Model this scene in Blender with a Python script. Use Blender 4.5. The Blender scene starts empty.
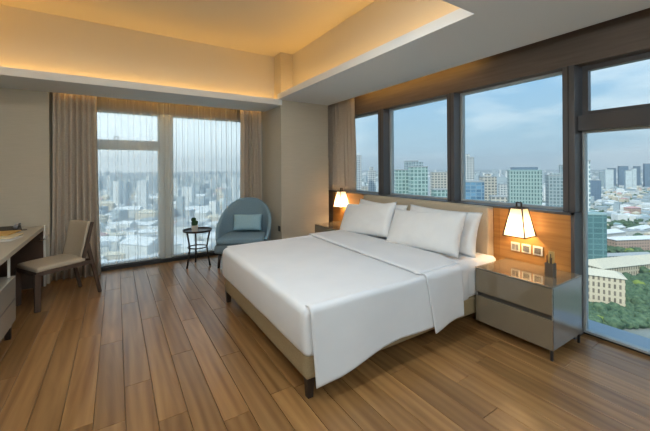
import bpy, bmesh, math, random
from mathutils import Vector, Matrix, noise

PI = math.pi
sc = bpy.context.scene
C = sc.collection
random.seed(7)

# ------------------------------------------------------------------ camera
FPX, HY, ROLL, CH = 327.5, 168.6, 0.0065, 1.5
YAW = math.atan2(209, 327.5)
cam_d = bpy.data.cameras.new('camera')
cam = bpy.data.objects.new('camera', cam_d)
C.objects.link(cam)
cam_d.sensor_fit = 'HORIZONTAL'
cam_d.sensor_width = 36.0
cam_d.lens = FPX / 650 * 36
cam_d.shift_y = (HY - 215.5) / 650
cam_d.clip_start, cam_d.clip_end = 0.05, 30000
cam.rotation_mode = 'XYZ'
cam.matrix_world = (Matrix.Translation((0, 0, CH)) @ Matrix.Rotation(-YAW, 4, 'Z')
                    @ Matrix.Rotation(PI / 2, 4, 'X') @ Matrix.Rotation(-ROLL, 4, 'Z'))
sc.camera = cam

# ------------------------------------------------------------------ world, sun, exposure
sc.view_settings.view_transform = 'Standard'
sc.view_settings.look = 'None'
sc.view_settings.exposure = 0.52
sc.view_settings.gamma = 1.0
sc.view_settings.use_curve_mapping = False
try:
    sc.cycles.use_denoising = True
    sc.cycles.max_bounces = 10
    sc.cycles.transparent_max_bounces = 24
    sc.cycles.sample_clamp_indirect = 6
except Exception:
    pass

world = bpy.data.worlds.new('sky')
sc.world = world
world.use_nodes = True
wn, wl = world.node_tree.nodes, world.node_tree.links
wn.clear()
w_out = wn.new('ShaderNodeOutputWorld')
w_bg = wn.new('ShaderNodeBackground')
w_tc = wn.new('ShaderNodeTexCoord')
w_sep = wn.new('ShaderNodeSeparateXYZ')
w_grad = wn.new('ShaderNodeValToRGB')
w_map = wn.new('ShaderNodeMapping')
w_noi = wn.new('ShaderNodeTexNoise')
w_cr = wn.new('ShaderNodeValToRGB')
w_mix = wn.new('ShaderNodeMixRGB')
wl.new(w_tc.outputs['Generated'], w_sep.inputs[0])
wl.new(w_sep.outputs['Z'], w_grad.inputs[0])
g = w_grad.color_ramp
g.elements[0].position = 0.0
g.elements[0].color = (0.40, 0.53, 0.62, 1)
g.elements[1].position = 1.0
g.elements[1].color = (0.20, 0.45, 0.80, 1)
e = g.elements.new(0.10); e.color = (0.38, 0.54, 0.66, 1)
e = g.elements.new(0.32); e.color = (0.24, 0.48, 0.76, 1)
w_map.inputs['Scale'].default_value = (1.0, 1.0, 3.6)
w_map.inputs['Location'].default_value = (0.35, 0.1, 0.4)
wl.new(w_tc.outputs['Generated'], w_map.inputs[0])
wl.new(w_map.outputs[0], w_noi.inputs['Vector'])
w_noi.inputs['Scale'].default_value = 2.6
w_noi.inputs['Detail'].default_value = 6
w_noi.inputs['Roughness'].default_value = 0.55
wl.new(w_noi.outputs[0], w_cr.inputs[0])
w_cr.color_ramp.elements[0].position = 0.47
w_cr.color_ramp.elements[0].color = (0, 0, 0, 1)
w_cr.color_ramp.elements[1].position = 0.64
w_cr.color_ramp.elements[1].color = (0.7, 0.7, 0.7, 1)
wl.new(w_cr.outputs[0], w_mix.inputs[0])
wl.new(w_grad.outputs[0], w_mix.inputs[1])
w_mix.inputs[2].default_value = (0.78, 0.84, 0.88, 1)
# thinner, whiter cloud veil towards the sheer-curtain side
w_dot = wn.new('ShaderNodeVectorMath'); w_dot.operation = 'DOT_PRODUCT'
w_dot.inputs[1].default_value = (-0.25, 0.968, 0.0)
wl.new(w_tc.outputs['Generated'], w_dot.inputs[0])
w_dr = wn.new('ShaderNodeMapRange')
w_dr.inputs['From Min'].default_value = 0.55
w_dr.inputs['From Max'].default_value = 1.0
w_dr.inputs['To Max'].default_value = 0.85
wl.new(w_dot.outputs['Value'], w_dr.inputs[0])
w_mx2 = wn.new('ShaderNodeMixRGB')
w_mx2.inputs[2].default_value = (1.45, 1.55, 1.60, 1)
wl.new(w_dr.outputs[0], w_mx2.inputs[0])
wl.new(w_mix.outputs[0], w_mx2.inputs[1])
wl.new(w_mx2.outputs[0], w_bg.inputs[0])
w_bg.inputs[1].default_value = 0.92
wl.new(w_bg.outputs[0], w_out.inputs[0])

sun_d = bpy.data.lights.new('sun', 'SUN')
sun_d.energy = 3.0
sun_d.angle = 0.05
sun_d.color = (1.0, 0.93, 0.82)
sun = bpy.data.objects.new('sun', sun_d)
C.objects.link(sun)
sun.rotation_euler = Vector((0.75, 0.35, -0.75)).to_track_quat('-Z', 'Y').to_euler()

# ------------------------------------------------------------------ materials
MATS = {}


def pmat(name, color, rough=0.6, metal=0.0, spec=0.5, emis=None, estr=0.0, coat=0.0):
    m = bpy.data.materials.new(name)
    m.use_nodes = True
    b = m.node_tree.nodes['Principled BSDF']
    b.inputs['Base Color'].default_value = (*color, 1)
    b.inputs['Roughness'].default_value = rough
    b.inputs['Metallic'].default_value = metal
    b.inputs['Specular IOR Level'].default_value = spec
    b.inputs['Coat Weight'].default_value = coat
    b.inputs['Coat Roughness'].default_value = 0.04
    if emis:
        b.inputs['Emission Color'].default_value = (*emis, 1)
        b.inputs['Emission Strength'].default_value = estr
    MATS[name] = m
    return m


def nd(m, t):
    return m.node_tree.nodes.new(t)


def lk(m, a, b):
    m.node_tree.links.new(a, b)


def noise_mat(name, c1, c2, scale=(20, 20, 20), detail=4, rough=0.7, bump=0.0, nscale=1.0, lo=0.35, hi=0.65, spec=0.4, coord='Object', bdist=0.01, coat=0.0):
    m = pmat(name, c1, rough, spec=spec, coat=coat)
    b = m.node_tree.nodes['Principled BSDF']
    tc, mp, nz, cr = nd(m, 'ShaderNodeTexCoord'), nd(m, 'ShaderNodeMapping'), nd(m, 'ShaderNodeTexNoise'), nd(m, 'ShaderNodeValToRGB')
    mp.inputs['Scale'].default_value = scale
    lk(m, tc.outputs[coord], mp.inputs[0])
    lk(m, mp.outputs[0], nz.inputs['Vector'])
    nz.inputs['Scale'].default_value = nscale
    nz.inputs['Detail'].default_value = detail
    cr.color_ramp.elements[0].position, cr.color_ramp.elements[1].position = lo, hi
    cr.color_ramp.elements[0].color, cr.color_ramp.elements[1].color = (*c1, 1), (*c2, 1)
    lk(m, nz.outputs[0], cr.inputs[0])
    lk(m, cr.outputs[0], b.inputs['Base Color'])
    if bump:
        bp = nd(m, 'ShaderNodeBump')
        bp.inputs['Strength'].default_value = bump
        bp.inputs['Distance'].default_value = bdist
        lk(m, nz.outputs[0], bp.inputs['Height'])
        lk(m, bp.outputs[0], b.inputs['Normal'])
    return m


def plank_mat():
    m = pmat('oak', (0.3, 0.17, 0.09), 0.30, spec=0.42)
    b = m.node_tree.nodes['Principled BSDF']
    geo, oi, mp = nd(m, 'ShaderNodeNewGeometry'), nd(m, 'ShaderNodeObjectInfo'), nd(m, 'ShaderNodeMapping')
    add = nd(m, 'ShaderNodeVectorMath'); add.operation = 'ADD'
    cmb = nd(m, 'ShaderNodeCombineXYZ')
    mul = nd(m, 'ShaderNodeMath'); mul.operation = 'MULTIPLY'; mul.inputs[1].default_value = 37
    lk(m, oi.outputs['Random'], mul.inputs[0])
    lk(m, mul.outputs[0], cmb.inputs[0]); lk(m, mul.outputs[0], cmb.inputs[1])
    lk(m, geo.outputs['Position'], add.inputs[0]); lk(m, cmb.outputs[0], add.inputs[1])
    mp.inputs['Scale'].default_value = (8.5, 0.75, 1)
    lk(m, add.outputs[0], mp.inputs[0])
    nz = nd(m, 'ShaderNodeTexNoise'); nz.inputs['Scale'].default_value = 1.0; nz.inputs['Detail'].default_value = 5; nz.inputs['Distortion'].default_value = 1.2
    lk(m, mp.outputs[0], nz.inputs['Vector'])
    wv = nd(m, 'ShaderNodeTexWave'); wv.wave_type = 'BANDS'; wv.bands_direction = 'X'
    wv.inputs['Scale'].default_value = 0.55; wv.inputs['Distortion'].default_value = 9; wv.inputs['Detail'].default_value = 3; wv.inputs['Detail Scale'].default_value = 0.6
    lk(m, mp.outputs[0], wv.inputs['Vector'])
    mixf = nd(m, 'ShaderNodeMath'); mixf.operation = 'MULTIPLY_ADD'; mixf.inputs[1].default_value = 0.16
    lk(m, wv.outputs['Fac'], mixf.inputs[0]); lk(m, nz.outputs[0], mixf.inputs[2])
    cr = nd(m, 'ShaderNodeValToRGB')
    cr.color_ramp.elements[0].position, cr.color_ramp.elements[1].position = 0.30, 0.88
    cr.color_ramp.elements[0].color = (0.180, 0.078, 0.023, 1)
    cr.color_ramp.elements[1].color = (0.385, 0.205, 0.076, 1)
    lk(m, mixf.outputs[0], cr.inputs[0])
    hsv = nd(m, 'ShaderNodeHueSaturation')
    mr = nd(m, 'ShaderNodeMapRange'); mr.inputs['To Min'].default_value = 0.80; mr.inputs['To Max'].default_value = 1.2
    lk(m, oi.outputs['Random'], mr.inputs[0]); lk(m, mr.outputs[0], hsv.inputs['Value'])
    lk(m, cr.outputs[0], hsv.inputs['Color']); lk(m, hsv.outputs[0], b.inputs['Base Color'])
    bp = nd(m, 'ShaderNodeBump'); bp.inputs['Strength'].default_value = 0.12; bp.inputs['Distance'].default_value = 0.003
    lk(m, mixf.outputs[0], bp.inputs['Height']); lk(m, bp.outputs[0], b.inputs['Normal'])
    return m


def glass_mat(name, tint, refl=0.06):
    m = bpy.data.materials.new(name); m.use_nodes = True
    n = m.node_tree.nodes; n.clear()
    o, mx, tr, gl, fr = nd(m, 'ShaderNodeOutputMaterial'), nd(m, 'ShaderNodeMixShader'), nd(m, 'ShaderNodeBsdfTransparent'), nd(m, 'ShaderNodeBsdfGlossy'), nd(m, 'ShaderNodeFresnel')
    tr.inputs[0].default_value = (*tint, 1)
    gl.inputs['Roughness'].default_value = 0.01
    fr.inputs[0].default_value = 1.14
    lk(m, fr.outputs[0], mx.inputs[0]); lk(m, tr.outputs[0], mx.inputs[1]); lk(m, gl.outputs[0], mx.inputs[2]); lk(m, mx.outputs[0], o.inputs[0])
    MATS[name] = m
    return m


def sheer_mat(name, trans, col):
    m = bpy.data.materials.new(name); m.use_nodes = True
    n = m.node_tree.nodes; n.clear()
    o, mx, tr = nd(m, 'ShaderNodeOutputMaterial'), nd(m, 'ShaderNodeMixShader'), nd(m, 'ShaderNodeBsdfTransparent')
    m2, di, tl = nd(m, 'ShaderNodeMixShader'), nd(m, 'ShaderNodeBsdfDiffuse'), nd(m, 'ShaderNodeBsdfTranslucent')
    di.inputs[0].default_value = (*col, 1); tl.inputs[0].default_value = (0.95, 0.96, 0.95, 1)
    m2.inputs[0].default_value = 0.8
    lk(m, di.outputs[0], m2.inputs[1]); lk(m, tl.outputs[0], m2.inputs[2])
    mx.inputs[0].default_value = 1 - trans
    lk(m, tr.outputs[0], mx.inputs[1]); lk(m, m2.outputs[0], mx.inputs[2]); lk(m, mx.outputs[0], o.inputs[0])
    MATS[name] = m
    return m


def facade_mat(name, slab, win, floor_h=3.4, bay=3.0, mortar=0.9, rough=0.5, win2=None):
    m = pmat(name, win, rough)
    b = m.node_tree.nodes['Principled BSDF']
    tc, sp, ad, cm, bt = nd(m, 'ShaderNodeTexCoord'), nd(m, 'ShaderNodeSeparateXYZ'), nd(m, 'ShaderNodeMath'), nd(m, 'ShaderNodeCombineXYZ'), nd(m, 'ShaderNodeTexBrick')
    lk(m, tc.outputs['Object'], sp.inputs[0])
    lk(m, sp.outputs[0], ad.inputs[0]); lk(m, sp.outputs[1], ad.inputs[1])
    lk(m, ad.outputs[0], cm.inputs[0]); lk(m, sp.outputs[2], cm.inputs[1])
    lk(m, cm.outputs[0], bt.inputs['Vector'])
    bt.offset = 0.0
    bt.inputs['Color1'].default_value = (*win, 1)
    bt.inputs['Color2'].default_value = (*(win2 or [c * 1.5 for c in win]), 1)
    bt.inputs['Mortar'].default_value = (*slab, 1)
    bt.inputs['Scale'].default_value = 1.0
    bt.inputs['Mortar Size'].default_value = mortar * 0.5
    bt.inputs['Mortar Smooth'].default_value = 0.1
    bt.inputs['Brick Width'].default_value = bay
    bt.inputs['Row Height'].default_value = floor_h
    lk(m, bt.outputs[0], b.inputs['Base Color'])
    return m


plank_mat()
pmat('subfloor', (0.05, 0.03, 0.02), 0.8)
noise_mat('wallpaper', (0.52, 0.46, 0.36), (0.555, 0.49, 0.39), scale=(6, 6, 160), rough=0.75, bump=0.08, bdist=0.002)
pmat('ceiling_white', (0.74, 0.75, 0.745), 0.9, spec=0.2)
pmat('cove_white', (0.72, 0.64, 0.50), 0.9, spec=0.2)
noise_mat('header_bronze', (0.125, 0.094, 0.074), (0.16, 0.12, 0.095), scale=(2, 2, 30), rough=0.5)
pmat('frame_bronze', (0.082, 0.076, 0.078), 0.38, spec=0.5)
pmat('frame_grey', (0.40, 0.42, 0.42), 0.45)
pmat('frame_pale', (0.66, 0.66, 0.62), 0.5)
pmat('dark_metal', (0.035, 0.033, 0.033), 0.4, metal=0.4)
glass_mat('glass', (0.90, 0.955, 0.965))
sheer_mat('sheer', 0.62, (0.70, 0.70, 0.67))
noise_mat('drape', (0.50, 0.42, 0.34), (0.57, 0.485, 0.395), scale=(60, 60, 60), rough=0.85, spec=0.15)
noise_mat('wood_panel', (0.36, 0.165, 0.045), (0.47, 0.235, 0.070), scale=(4, 1.2, 26), detail=6, rough=0.38, nscale=1.3)
noise_mat('headboard_cloth', (0.50, 0.41, 0.295), (0.57, 0.475, 0.35), scale=(160, 160, 160), rough=0.8, bump=0.15, spec=0.2)
noise_mat('bed_base_cloth', (0.33, 0.245, 0.135), (0.38, 0.285, 0.165), scale=(120, 120, 120), rough=0.75, spec=0.25)
pmat('espresso', (0.035, 0.022, 0.016), 0.4)
noise_mat('linen', (0.82, 0.83, 0.855), (0.85, 0.855, 0.875), scale=(3.5, 3.5, 3.5), detail=3, rough=0.8, bump=0.25, bdist=0.02, spec=0.2)
noise_mat('pillow_linen', (0.84, 0.84, 0.845), (0.87, 0.87, 0.87), scale=(7, 7, 7), detail=3, rough=0.8, bump=0.3, bdist=0.015, spec=0.2)
pmat('lacquer_taupe', (0.215, 0.170, 0.115), 0.10, spec=0.6, coat=0.6)
pmat('lacquer_side', (0.30, 0.275, 0.25), 0.06, spec=0.8, coat=1.0)
pmat('trim_metal', (0.55, 0.50, 0.42), 0.25, metal=0.9)
pmat('groove', (0.06, 0.05, 0.04), 0.6)
pmat('bronze', (0.055, 0.042, 0.034), 0.4, metal=0.6)
pmat('socket_white', (0.78, 0.72, 0.60), 0.4)
pmat('socket_dark', (0.05, 0.05, 0.05), 0.4)
noise_mat('armchair_blue', (0.20, 0.30, 0.37), (0.25, 0.36, 0.43), scale=(140, 140, 140), rough=0.9, spec=0.15, bump=0.1)
noise_mat('armchair_base', (0.15, 0.21, 0.25), (0.18, 0.245, 0.285), scale=(140, 140, 140), rough=0.9, spec=0.15)
noise_mat('cushion_blue', (0.33, 0.51, 0.60), (0.39, 0.58, 0.67), scale=(120, 120, 120), rough=0.85, spec=0.15)
noise_mat('chair_beige', (0.47, 0.385, 0.285), (0.53, 0.44, 0.33), scale=(150, 150, 150), rough=0.85, spec=0.2)
noise_mat('chair_wood', (0.075, 0.045, 0.032), (0.11, 0.07, 0.05), scale=(20, 20, 3), rough=0.45)
pmat('desk_top', (0.52, 0.45, 0.355), 0.3, spec=0.5)
pmat('desk_brown', (0.10, 0.06, 0.04), 0.5)
pmat('desk_cream', (0.78, 0.75, 0.68), 0.35)
pmat('desk_pedestal', (0.40, 0.37, 0.31), 0.15, coat=0.5)
pmat('envelope', (0.70, 0.42, 0.12), 0.6)
pmat('envelope_pale', (0.76, 0.62, 0.38), 0.6)
pmat('paper', (0.75, 0.74, 0.72), 0.7)
pmat('black_plastic', (0.025, 0.025, 0.028), 0.35)
pmat('grey_plastic', (0.30, 0.29, 0.31), 0.35)
pmat('chrome', (0.75, 0.75, 0.75), 0.12, metal=1.0)
noise_mat('cactus', (0.02, 0.06, 0.018), (0.04, 0.10, 0.03), scale=(60, 60, 60), rough=0.7)
pmat('pot', (0.62, 0.58, 0.50), 0.6)
pmat('pen_holder', (0.14, 0.095, 0.06), 0.5)
pmat('pencil', (0.10, 0.06, 0.04), 0.5)
pmat('card', (0.62, 0.40, 0.14), 0.6)
pmat('lamp_bulb', (1, 1, 1), 0.5, emis=(1.0, 0.72, 0.42), estr=18)
m = bpy.data.materials.new('lamp_shade'); m.use_nodes = True; MATS['lamp_shade'] = m
n = m.node_tree.nodes; n.clear()
_o, _mx, _di, _tl = nd(m, 'ShaderNodeOutputMaterial'), nd(m, 'ShaderNodeMixShader'), nd(m, 'ShaderNodeBsdfDiffuse'), nd(m, 'ShaderNodeBsdfTranslucent')
_di.inputs[0].default_value = (0.85, 0.80, 0.72, 1); _tl.inputs[0].default_value = (0.90, 0.82, 0.70, 1)
_mx.inputs[0].default_value = 0.65
lk(m, _di.outputs[0], _mx.inputs[1]); lk(m, _tl.outputs[0], _mx.inputs[2]); lk(m, _mx.outputs[0], _o.inputs[0])
pmat('led_warm', (1, 0.9, 0.7), 0.5, emis=(1.0, 0.62, 0.22), estr=6)
pmat('fill_glow', (1, 1, 1), 0.5, emis=(0.92, 0.97, 1.0), estr=4)  # glowing faces of the added, unseen fill lamps
pmat('ledge_metal', (0.32, 0.37, 0.42), 0.4, metal=0.3)


# ------------------------------------------------------------------ mesh helpers
class MB:
    def __init__(self):
        self.v, self.f = [], []

    def add(self, vs, fs):
        o = len(self.v)
        self.v += [tuple(p) for p in vs]
        self.f += [tuple(i + o for i in f) for f in fs]
        return self

    def box(self, x0, y0, z0, x1, y1, z1):
        vs = [(x, y, z) for z in (z0, z1) for y in (y0, y1) for x in (x0, x1)]
        return self.add(vs, [(0, 2, 3, 1), (4, 5, 7, 6), (0, 1, 5, 4), (2, 6, 7, 3), (0, 4, 6, 2), (1, 3, 7, 5)])

    def hexa(self, bot, top):
        """four bottom and four top corners, both counter-clockwise seen from above"""
        return self.add(list(bot) + list(top), [(3, 2, 1, 0), (4, 5, 6, 7), (0, 1, 5, 4), (1, 2, 6, 5), (2, 3, 7, 6), (3, 0, 4, 7)])

    def bar(self, a, b, w, d, up=(0, 0, 1), w2=None, d2=None):
        a, b = Vector(a), Vector(b)
        t = (b - a).normalized()
        s = t.cross(Vector(up))
        if s.length < 1e-4:
            s = t.cross(Vector((1, 0, 0)))
        s.normalize()
        u = s.cross(t)
        w2 = w if w2 is None else w2
        d2 = d if d2 is None else d2
        A = [a + s * w * i / 2 + u * d * j / 2 for i, j in ((-1, -1), (1, -1), (1, 1), (-1, 1))]
        B = [b + s * w2 * i / 2 + u * d2 * j / 2 for i, j in ((-1, -1), (1, -1), (1, 1), (-1, 1))]
        return self.add(A + B, [(3, 2, 1, 0), (4, 5, 6, 7), (0, 1, 5, 4), (1, 2, 6, 5), (2, 3, 7, 6), (3, 0, 4, 7)])

    def tube(self, pts, r, n=10):
        pts = [Vector(p) for p in pts]
        rs = r if isinstance(r, (list, tuple)) else [r] * len(pts)
        vs, fs = [], []
        prev = None
        for i, p in enumerate(pts):
            t = (pts[min(i + 1, len(pts) - 1)] - pts[max(i - 1, 0)]).normalized()
            s = prev - t * prev.dot(t) if prev is not None else t.cross(Vector((0, 0, 1)) if abs(t.z) < 0.9 else Vector((1, 0, 0)))
            s.normalize(); prev = s
            u = t.cross(s)
            for k in range(n):
                a = 2 * PI * k / n
                vs.append(p + (s * math.cos(a) + u * math.sin(a)) * rs[i])
        for i in range(len(pts) - 1):
            for k in range(n):
                a, b = i * n + k, i * n + (k + 1) % n
                fs.append((a, b, b + n, a + n))
        fs.append(tuple(range(n - 1, -1, -1)))
        fs.append(tuple(range((len(pts) - 1) * n, len(pts) * n)))
        return self.add(vs, fs)

    def lathe(self, prof, n=24, c=(0, 0, 0)):
        vs, fs = [], []
        for r, z in prof:
            for k in range(n):
                a = 2 * PI * k / n
                vs.append((c[0] + r * math.cos(a), c[1] + r * math.sin(a), c[2] + z))
        for i in range(len(prof) - 1):
            for k in range(n):
                a, b = i * n + k, i * n + (k + 1) % n
                fs.append((a, b, b + n, a + n))
        if prof[0][0] > 1e-6:
            fs.append(tuple(range(n - 1, -1, -1)))
        if prof[-1][0] > 1e-6:
            fs.append(tuple(range((len(prof) - 1) * n, len(prof) * n)))
        return self.add(vs, fs)

    def grid(self, fn, nu, nv, closed_u=False):
        vs = [fn(i / nu, j / nv) for j in range(nv + 1) for i in range(nu + (0 if closed_u else 1))]
        w = nu if closed_u else nu + 1
        fs = []
        for j in range(nv):
            for i in range(nu):
                a, b = j * w + i, j * w + (i + 1) % w
                fs.append((a, b, b + w, a + w))
        return self.add(vs, fs)

    def rbox(self, c, size, r, n=8, fn=None):
        """rounded box from a subdivided cube"""
        bm = bmesh.new()
        bmesh.ops.create_cube(bm, size=2)
        bmesh.ops.subdivide_edges(bm, edges=bm.edges[:], cuts=n, use_grid_fill=True)
        hx, hy, hz = [s / 2 for s in size]
        r = min(r, hx, hy, hz)
        out = []
        for v in bm.verts:
            q = [max(-1, min(1, k)) for k in v.co]
            # concentrate samples towards the edges
            q = [math.sin(k * PI / 2) for k in q]
            p = Vector((q[0] * hx, q[1] * hy, q[2] * hz))
            i = Vector((max(-(hx - r), min(hx - r, p.x)), max(-(hy - r), min(hy - r, p.y)), max(-(hz - r), min(hz - r, p.z))))
            d = p - i
            if d.length > 1e-9:
                p = i + d.normalized() * r
            p = p + Vector(c)
            if fn:
                p = fn(p)
            out.append(tuple(p))
        bm.verts.index_update()
        fs = [tuple(v.index for v in f.verts) for f in bm.faces]
        bm.free()
        return self.add(out, fs)

    def build(self, name, mat, parent=None, smooth=False, bevel=0, seg=2, solid=0, base=None):
        me = bpy.data.meshes.new(name)
        if parent is not None:
            rt = parent
            while rt.parent is not None:
                rt = rt.parent
            off = Vector(rt.location)
        elif base is not None:
            off = Vector(base)
        else:
            xs, ys, zs = zip(*self.v)
            off = Vector(((min(xs) + max(xs)) / 2, (min(ys) + max(ys)) / 2, min(zs)))
        me.from_pydata([tuple(Vector(p) - off) for p in self.v], [], self.f)
        bm = bmesh.new(); bm.from_mesh(me)
        bmesh.ops.recalc_face_normals(bm, faces=bm.faces)
        bm.to_mesh(me); bm.free()
        me.materials.append(MATS[mat])
        if smooth:
            for p in me.polygons:
                p.use_smooth = True
        o = bpy.data.objects.new(name, me)
        C.objects.link(o)
        if parent is not None:
            o.parent = parent
        else:
            o.location = off
        if bevel:
            b = o.modifiers.new('bevel', 'BEVEL'); b.width = bevel; b.segments = seg; b.limit_method = 'ANGLE'; b.angle_limit = 0.6
        if solid:
            s = o.modifiers.new('solid', 'SOLIDIFY'); s.thickness = solid; s.offset = 0
        return o


def tag(o, label, cat, group=None, kind=None):
    o['label'] = label
    if cat:
        o['category'] = cat
    if group:
        o['group'] = group
    if kind:
        o['kind'] = kind
    return o


def thing(name, loc, label, cat, group=None, rz=0.0):
    o = bpy.data.objects.new(name, None)
    C.objects.link(o)
    o.location = loc
    o.rotation_euler = (0, 0, rz)
    o.empty_display_size = 0.1
    return tag(o, label, cat, group)


def struct(o, label):
    o['kind'] = 'structure'
    o['label'] = label
    return o


def copy_tree(o, parent=None):
    c = o.copy(); C.objects.link(c); c.parent = parent
    for ch in o.children:
        copy_tree(ch, c)
    return c


def area(name, loc, sx, sy, direction, power, color, parent=None, spread=PI):
    d = bpy.data.lights.new(name, 'AREA'); d.shape = 'RECTANGLE'; d.size = sx; d.size_y = sy
    d.energy = power; d.color = color; d.spread = spread
    o = bpy.data.objects.new(name, d); C.objects.link(o)
    z = -Vector(direction).normalized()
    x_ = Vector((1, 0, 0)) if sx > sy else Vector((0, 1, 0)).cross(z).normalized()   # local x, y follow the strip
    x_ = (x_ - z * x_.dot(z)).normalized()
    y_ = z.cross(x_)
    o.rotation_euler = Matrix((x_, y_, z)).transposed().to_euler()
    o.location = loc
    return o


# ================================================================== SETTING
ZA, ZS = 2.537, 2.627           # soffit undersides: sheer side, bed side and rest
YA, YSA = 5.855, 5.62           # window threshold / soffit edge on the sheer side
XP, XG, XSB = 3.36, 3.55, 3.20  # head panel face, glass, soffit edge on the bed side
CX0, CY0 = 2.28, 4.90  # corner column
XL, YB = -1.60, -2.4            # wall behind the desk, wall behind the camera
YE = 6.02                       # outer face on the sheer side
XE = 3.62
LIPA, LIPB, TRA, TRB, ZT = 4.86, 2.22, 5.17, 2.50, 3.41
TL0, TN = -1.34, 1.43           # tray: desk side and camera side lips

# floor with oak planks
fl = struct(MB().box(XL, YB, -0.12, XE, YE, -0.016).build('floor', 'subfloor', base=(1, 2, 0)), 'warm oak plank floor of the bedroom')
PW, PX0 = 0.1632, 0.041
known = {0: [2.655, 4.30], 1: [2.18, 3.75], -1: [2.305, 3.40, 4.9], 2: [2.9, 1.2], 3: [1.97, 3.5]}
row = math.floor((XL - PX0) / PW)
rnd = random.Random(3)
while PX0 + row * PW < XE:
    x0, x1 = max(XL, PX0 + row * PW), min(XE, PX0 + (row + 1) * PW)
    js = sorted(known.get(row, []))
    lo = js[0] if js else 2.0 + rnd.uniform(-0.9, 0.9)
    hi = js[-1] if js else lo
    js = js or [lo]
    while lo > YB + 0.5:
        lo -= rnd.uniform(1.0, 1.9); js.insert(0, lo)
    while hi < YA - 0.5:
        hi += rnd.uniform(1.0, 1.9); js.append(hi)
    js = [YB] + [j for j in js if YB + 0.2 < j < YA - 0.2] + [YA + 0.1]
    g_, c_ = 0.0013, 0.0016
    for a, b in zip(js[:-1], js[1:]):
        X0, X1, Y0, Y1 = x0 + g_, x1 - g_, a + g_, b - g_
        p = MB().hexa([(X0, Y0, -0.015), (X1, Y0, -0.015), (X1, Y1, -0.015), (X0, Y1, -0.015)], [(X0, Y0, -c_), (X1, Y0, -c_), (X1, Y1, -c_), (X0, Y1, -c_)])
        p.hexa([(X0, Y0, -c_), (X1, Y0, -c_), (X1, Y1, -c_), (X0, Y1, -c_)], [(X0 + c_, Y0 + c_, 0), (X1 - c_, Y0 + c_, 0), (X1 - c_, Y1 - c_, 0), (X0 + c_, Y1 - c_, 0)])
        p.build('plank', 'oak', fl)
    row += 1

# walls
struct(MB().box(XL - 0.15, YB, 0, XL, YE, ZT).build('wall_left', 'wallpaper'), 'beige wallpapered wall behind the desk')
struct(MB().box(XL - 0.15, YB - 0.15, 0, XE, YB, ZT).build('wall_near', 'wallpaper'), 'beige wall behind the camera')
wf = struct(MB().box(XL, YSA, 0, -0.745, YE, 2.84).build('wall_far', 'wallpaper'), 'beige wallpapered wall beside the taupe drape and desk')
cw = struct(MB().box(CX0, CY0, 0, XSB, YE, ZT).build('wall_corner', 'wallpaper'), 'beige wallpapered corner column between the two window walls')
struct(MB().box(XSB, 5.32, 0, XE, YE, 2.9).build('wall_niche', 'wallpaper'), 'beige wall closing the window niche behind the drape')
MB().box(-0.745, YA + 0.03, 0, -0.56, YE, 2.84).build('window_jamb', 'wallpaper', wf)
MB().box(2.20, YA + 0.03, 0, CX0, YE, 2.80).build('window_jamb', 'wallpaper', cw)
MB().box(CX0 - 0.008, 4.945, 0.465, CX0, 5.03, 0.555).build('switch_plate', 'socket_dark', cw, bevel=0.002)

# ceiling: tray with soffit ring and cove lips
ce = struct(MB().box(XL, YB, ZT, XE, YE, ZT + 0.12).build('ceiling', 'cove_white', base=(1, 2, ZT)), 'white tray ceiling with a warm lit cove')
TA, TB = ZA + 0.04, ZS + 0.04                 # trough floors
MB().box(XL, LIPA + 0.02, ZA, CX0, YSA, TA).build('soffit', 'ceiling_white', ce)
MB().box(LIPB + 0.02, YB, ZS, XSB, CY0, TB).build('soffit', 'ceiling_white', ce)
MB().box(XL, YB, ZS, LIPB + 0.02, TN - 0.02, TB).build('soffit', 'ceiling_white', ce)
MB().box(XL, TN - 0.02, ZS, TL0 - 0.02, LIPA, TB).build('soffit', 'ceiling_white', ce)
MB().box(TL0 - 0.26, LIPA, ZA, CX0, LIPA + 0.02, ZA + 0.09).build('cove_lip', 'ceiling_white', ce)
MB().box(LIPB, TN, ZS, LIPB + 0.02, CY0, ZS + 0.09).build('cove_lip', 'ceiling_white', ce)
MB().box(TL0, TN - 0.02, ZS, LIPB + 0.02, TN, ZS + 0.09).build('cove_lip', 'ceiling_white', ce)
MB().box(TL0 - 0.02, TN - 0.02, ZS, TL0, LIPA, ZS + 0.09).build('cove_lip', 'ceiling_white', ce)
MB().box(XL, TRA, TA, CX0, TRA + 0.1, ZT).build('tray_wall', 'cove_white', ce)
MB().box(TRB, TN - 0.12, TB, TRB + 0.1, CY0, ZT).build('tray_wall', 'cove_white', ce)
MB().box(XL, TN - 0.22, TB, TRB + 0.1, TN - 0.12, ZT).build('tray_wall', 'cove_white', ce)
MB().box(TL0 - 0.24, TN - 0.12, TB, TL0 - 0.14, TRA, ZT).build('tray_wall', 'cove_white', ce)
# curtain pockets above the soffit edges
MB().box(-0.745, YSA, 2.80, CX0, YE, 2.84).build('pocket_top', 'ceiling_white', ce)
MB().box(-0.745, YSA - 0.02, TA, CX0, YSA, 2.84).build('pocket_side', 'ceiling_white', ce)
MB().box(XSB, YB, 2.86, XE, 5.32, 2.9).build('pocket_top', 'header_bronze', ce)
MB().box(XSB - 0.02, YB, TB, XSB, CY0, 2.9).build('pocket_side', 'header_bronze', ce)

# ------------------------------------------------------------------ window wall on the bed side
wr = struct(MB().box(XP + 0.02, 1.25, 0, XE, 5.32, 1.07).build('wall_right', 'header_bronze'), 'low wall under the windows behind the bed')
MB().box(3.432, YB, 2.405, XE, 5.32, 2.86).build('window_header', 'header_bronze', wr)
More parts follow.
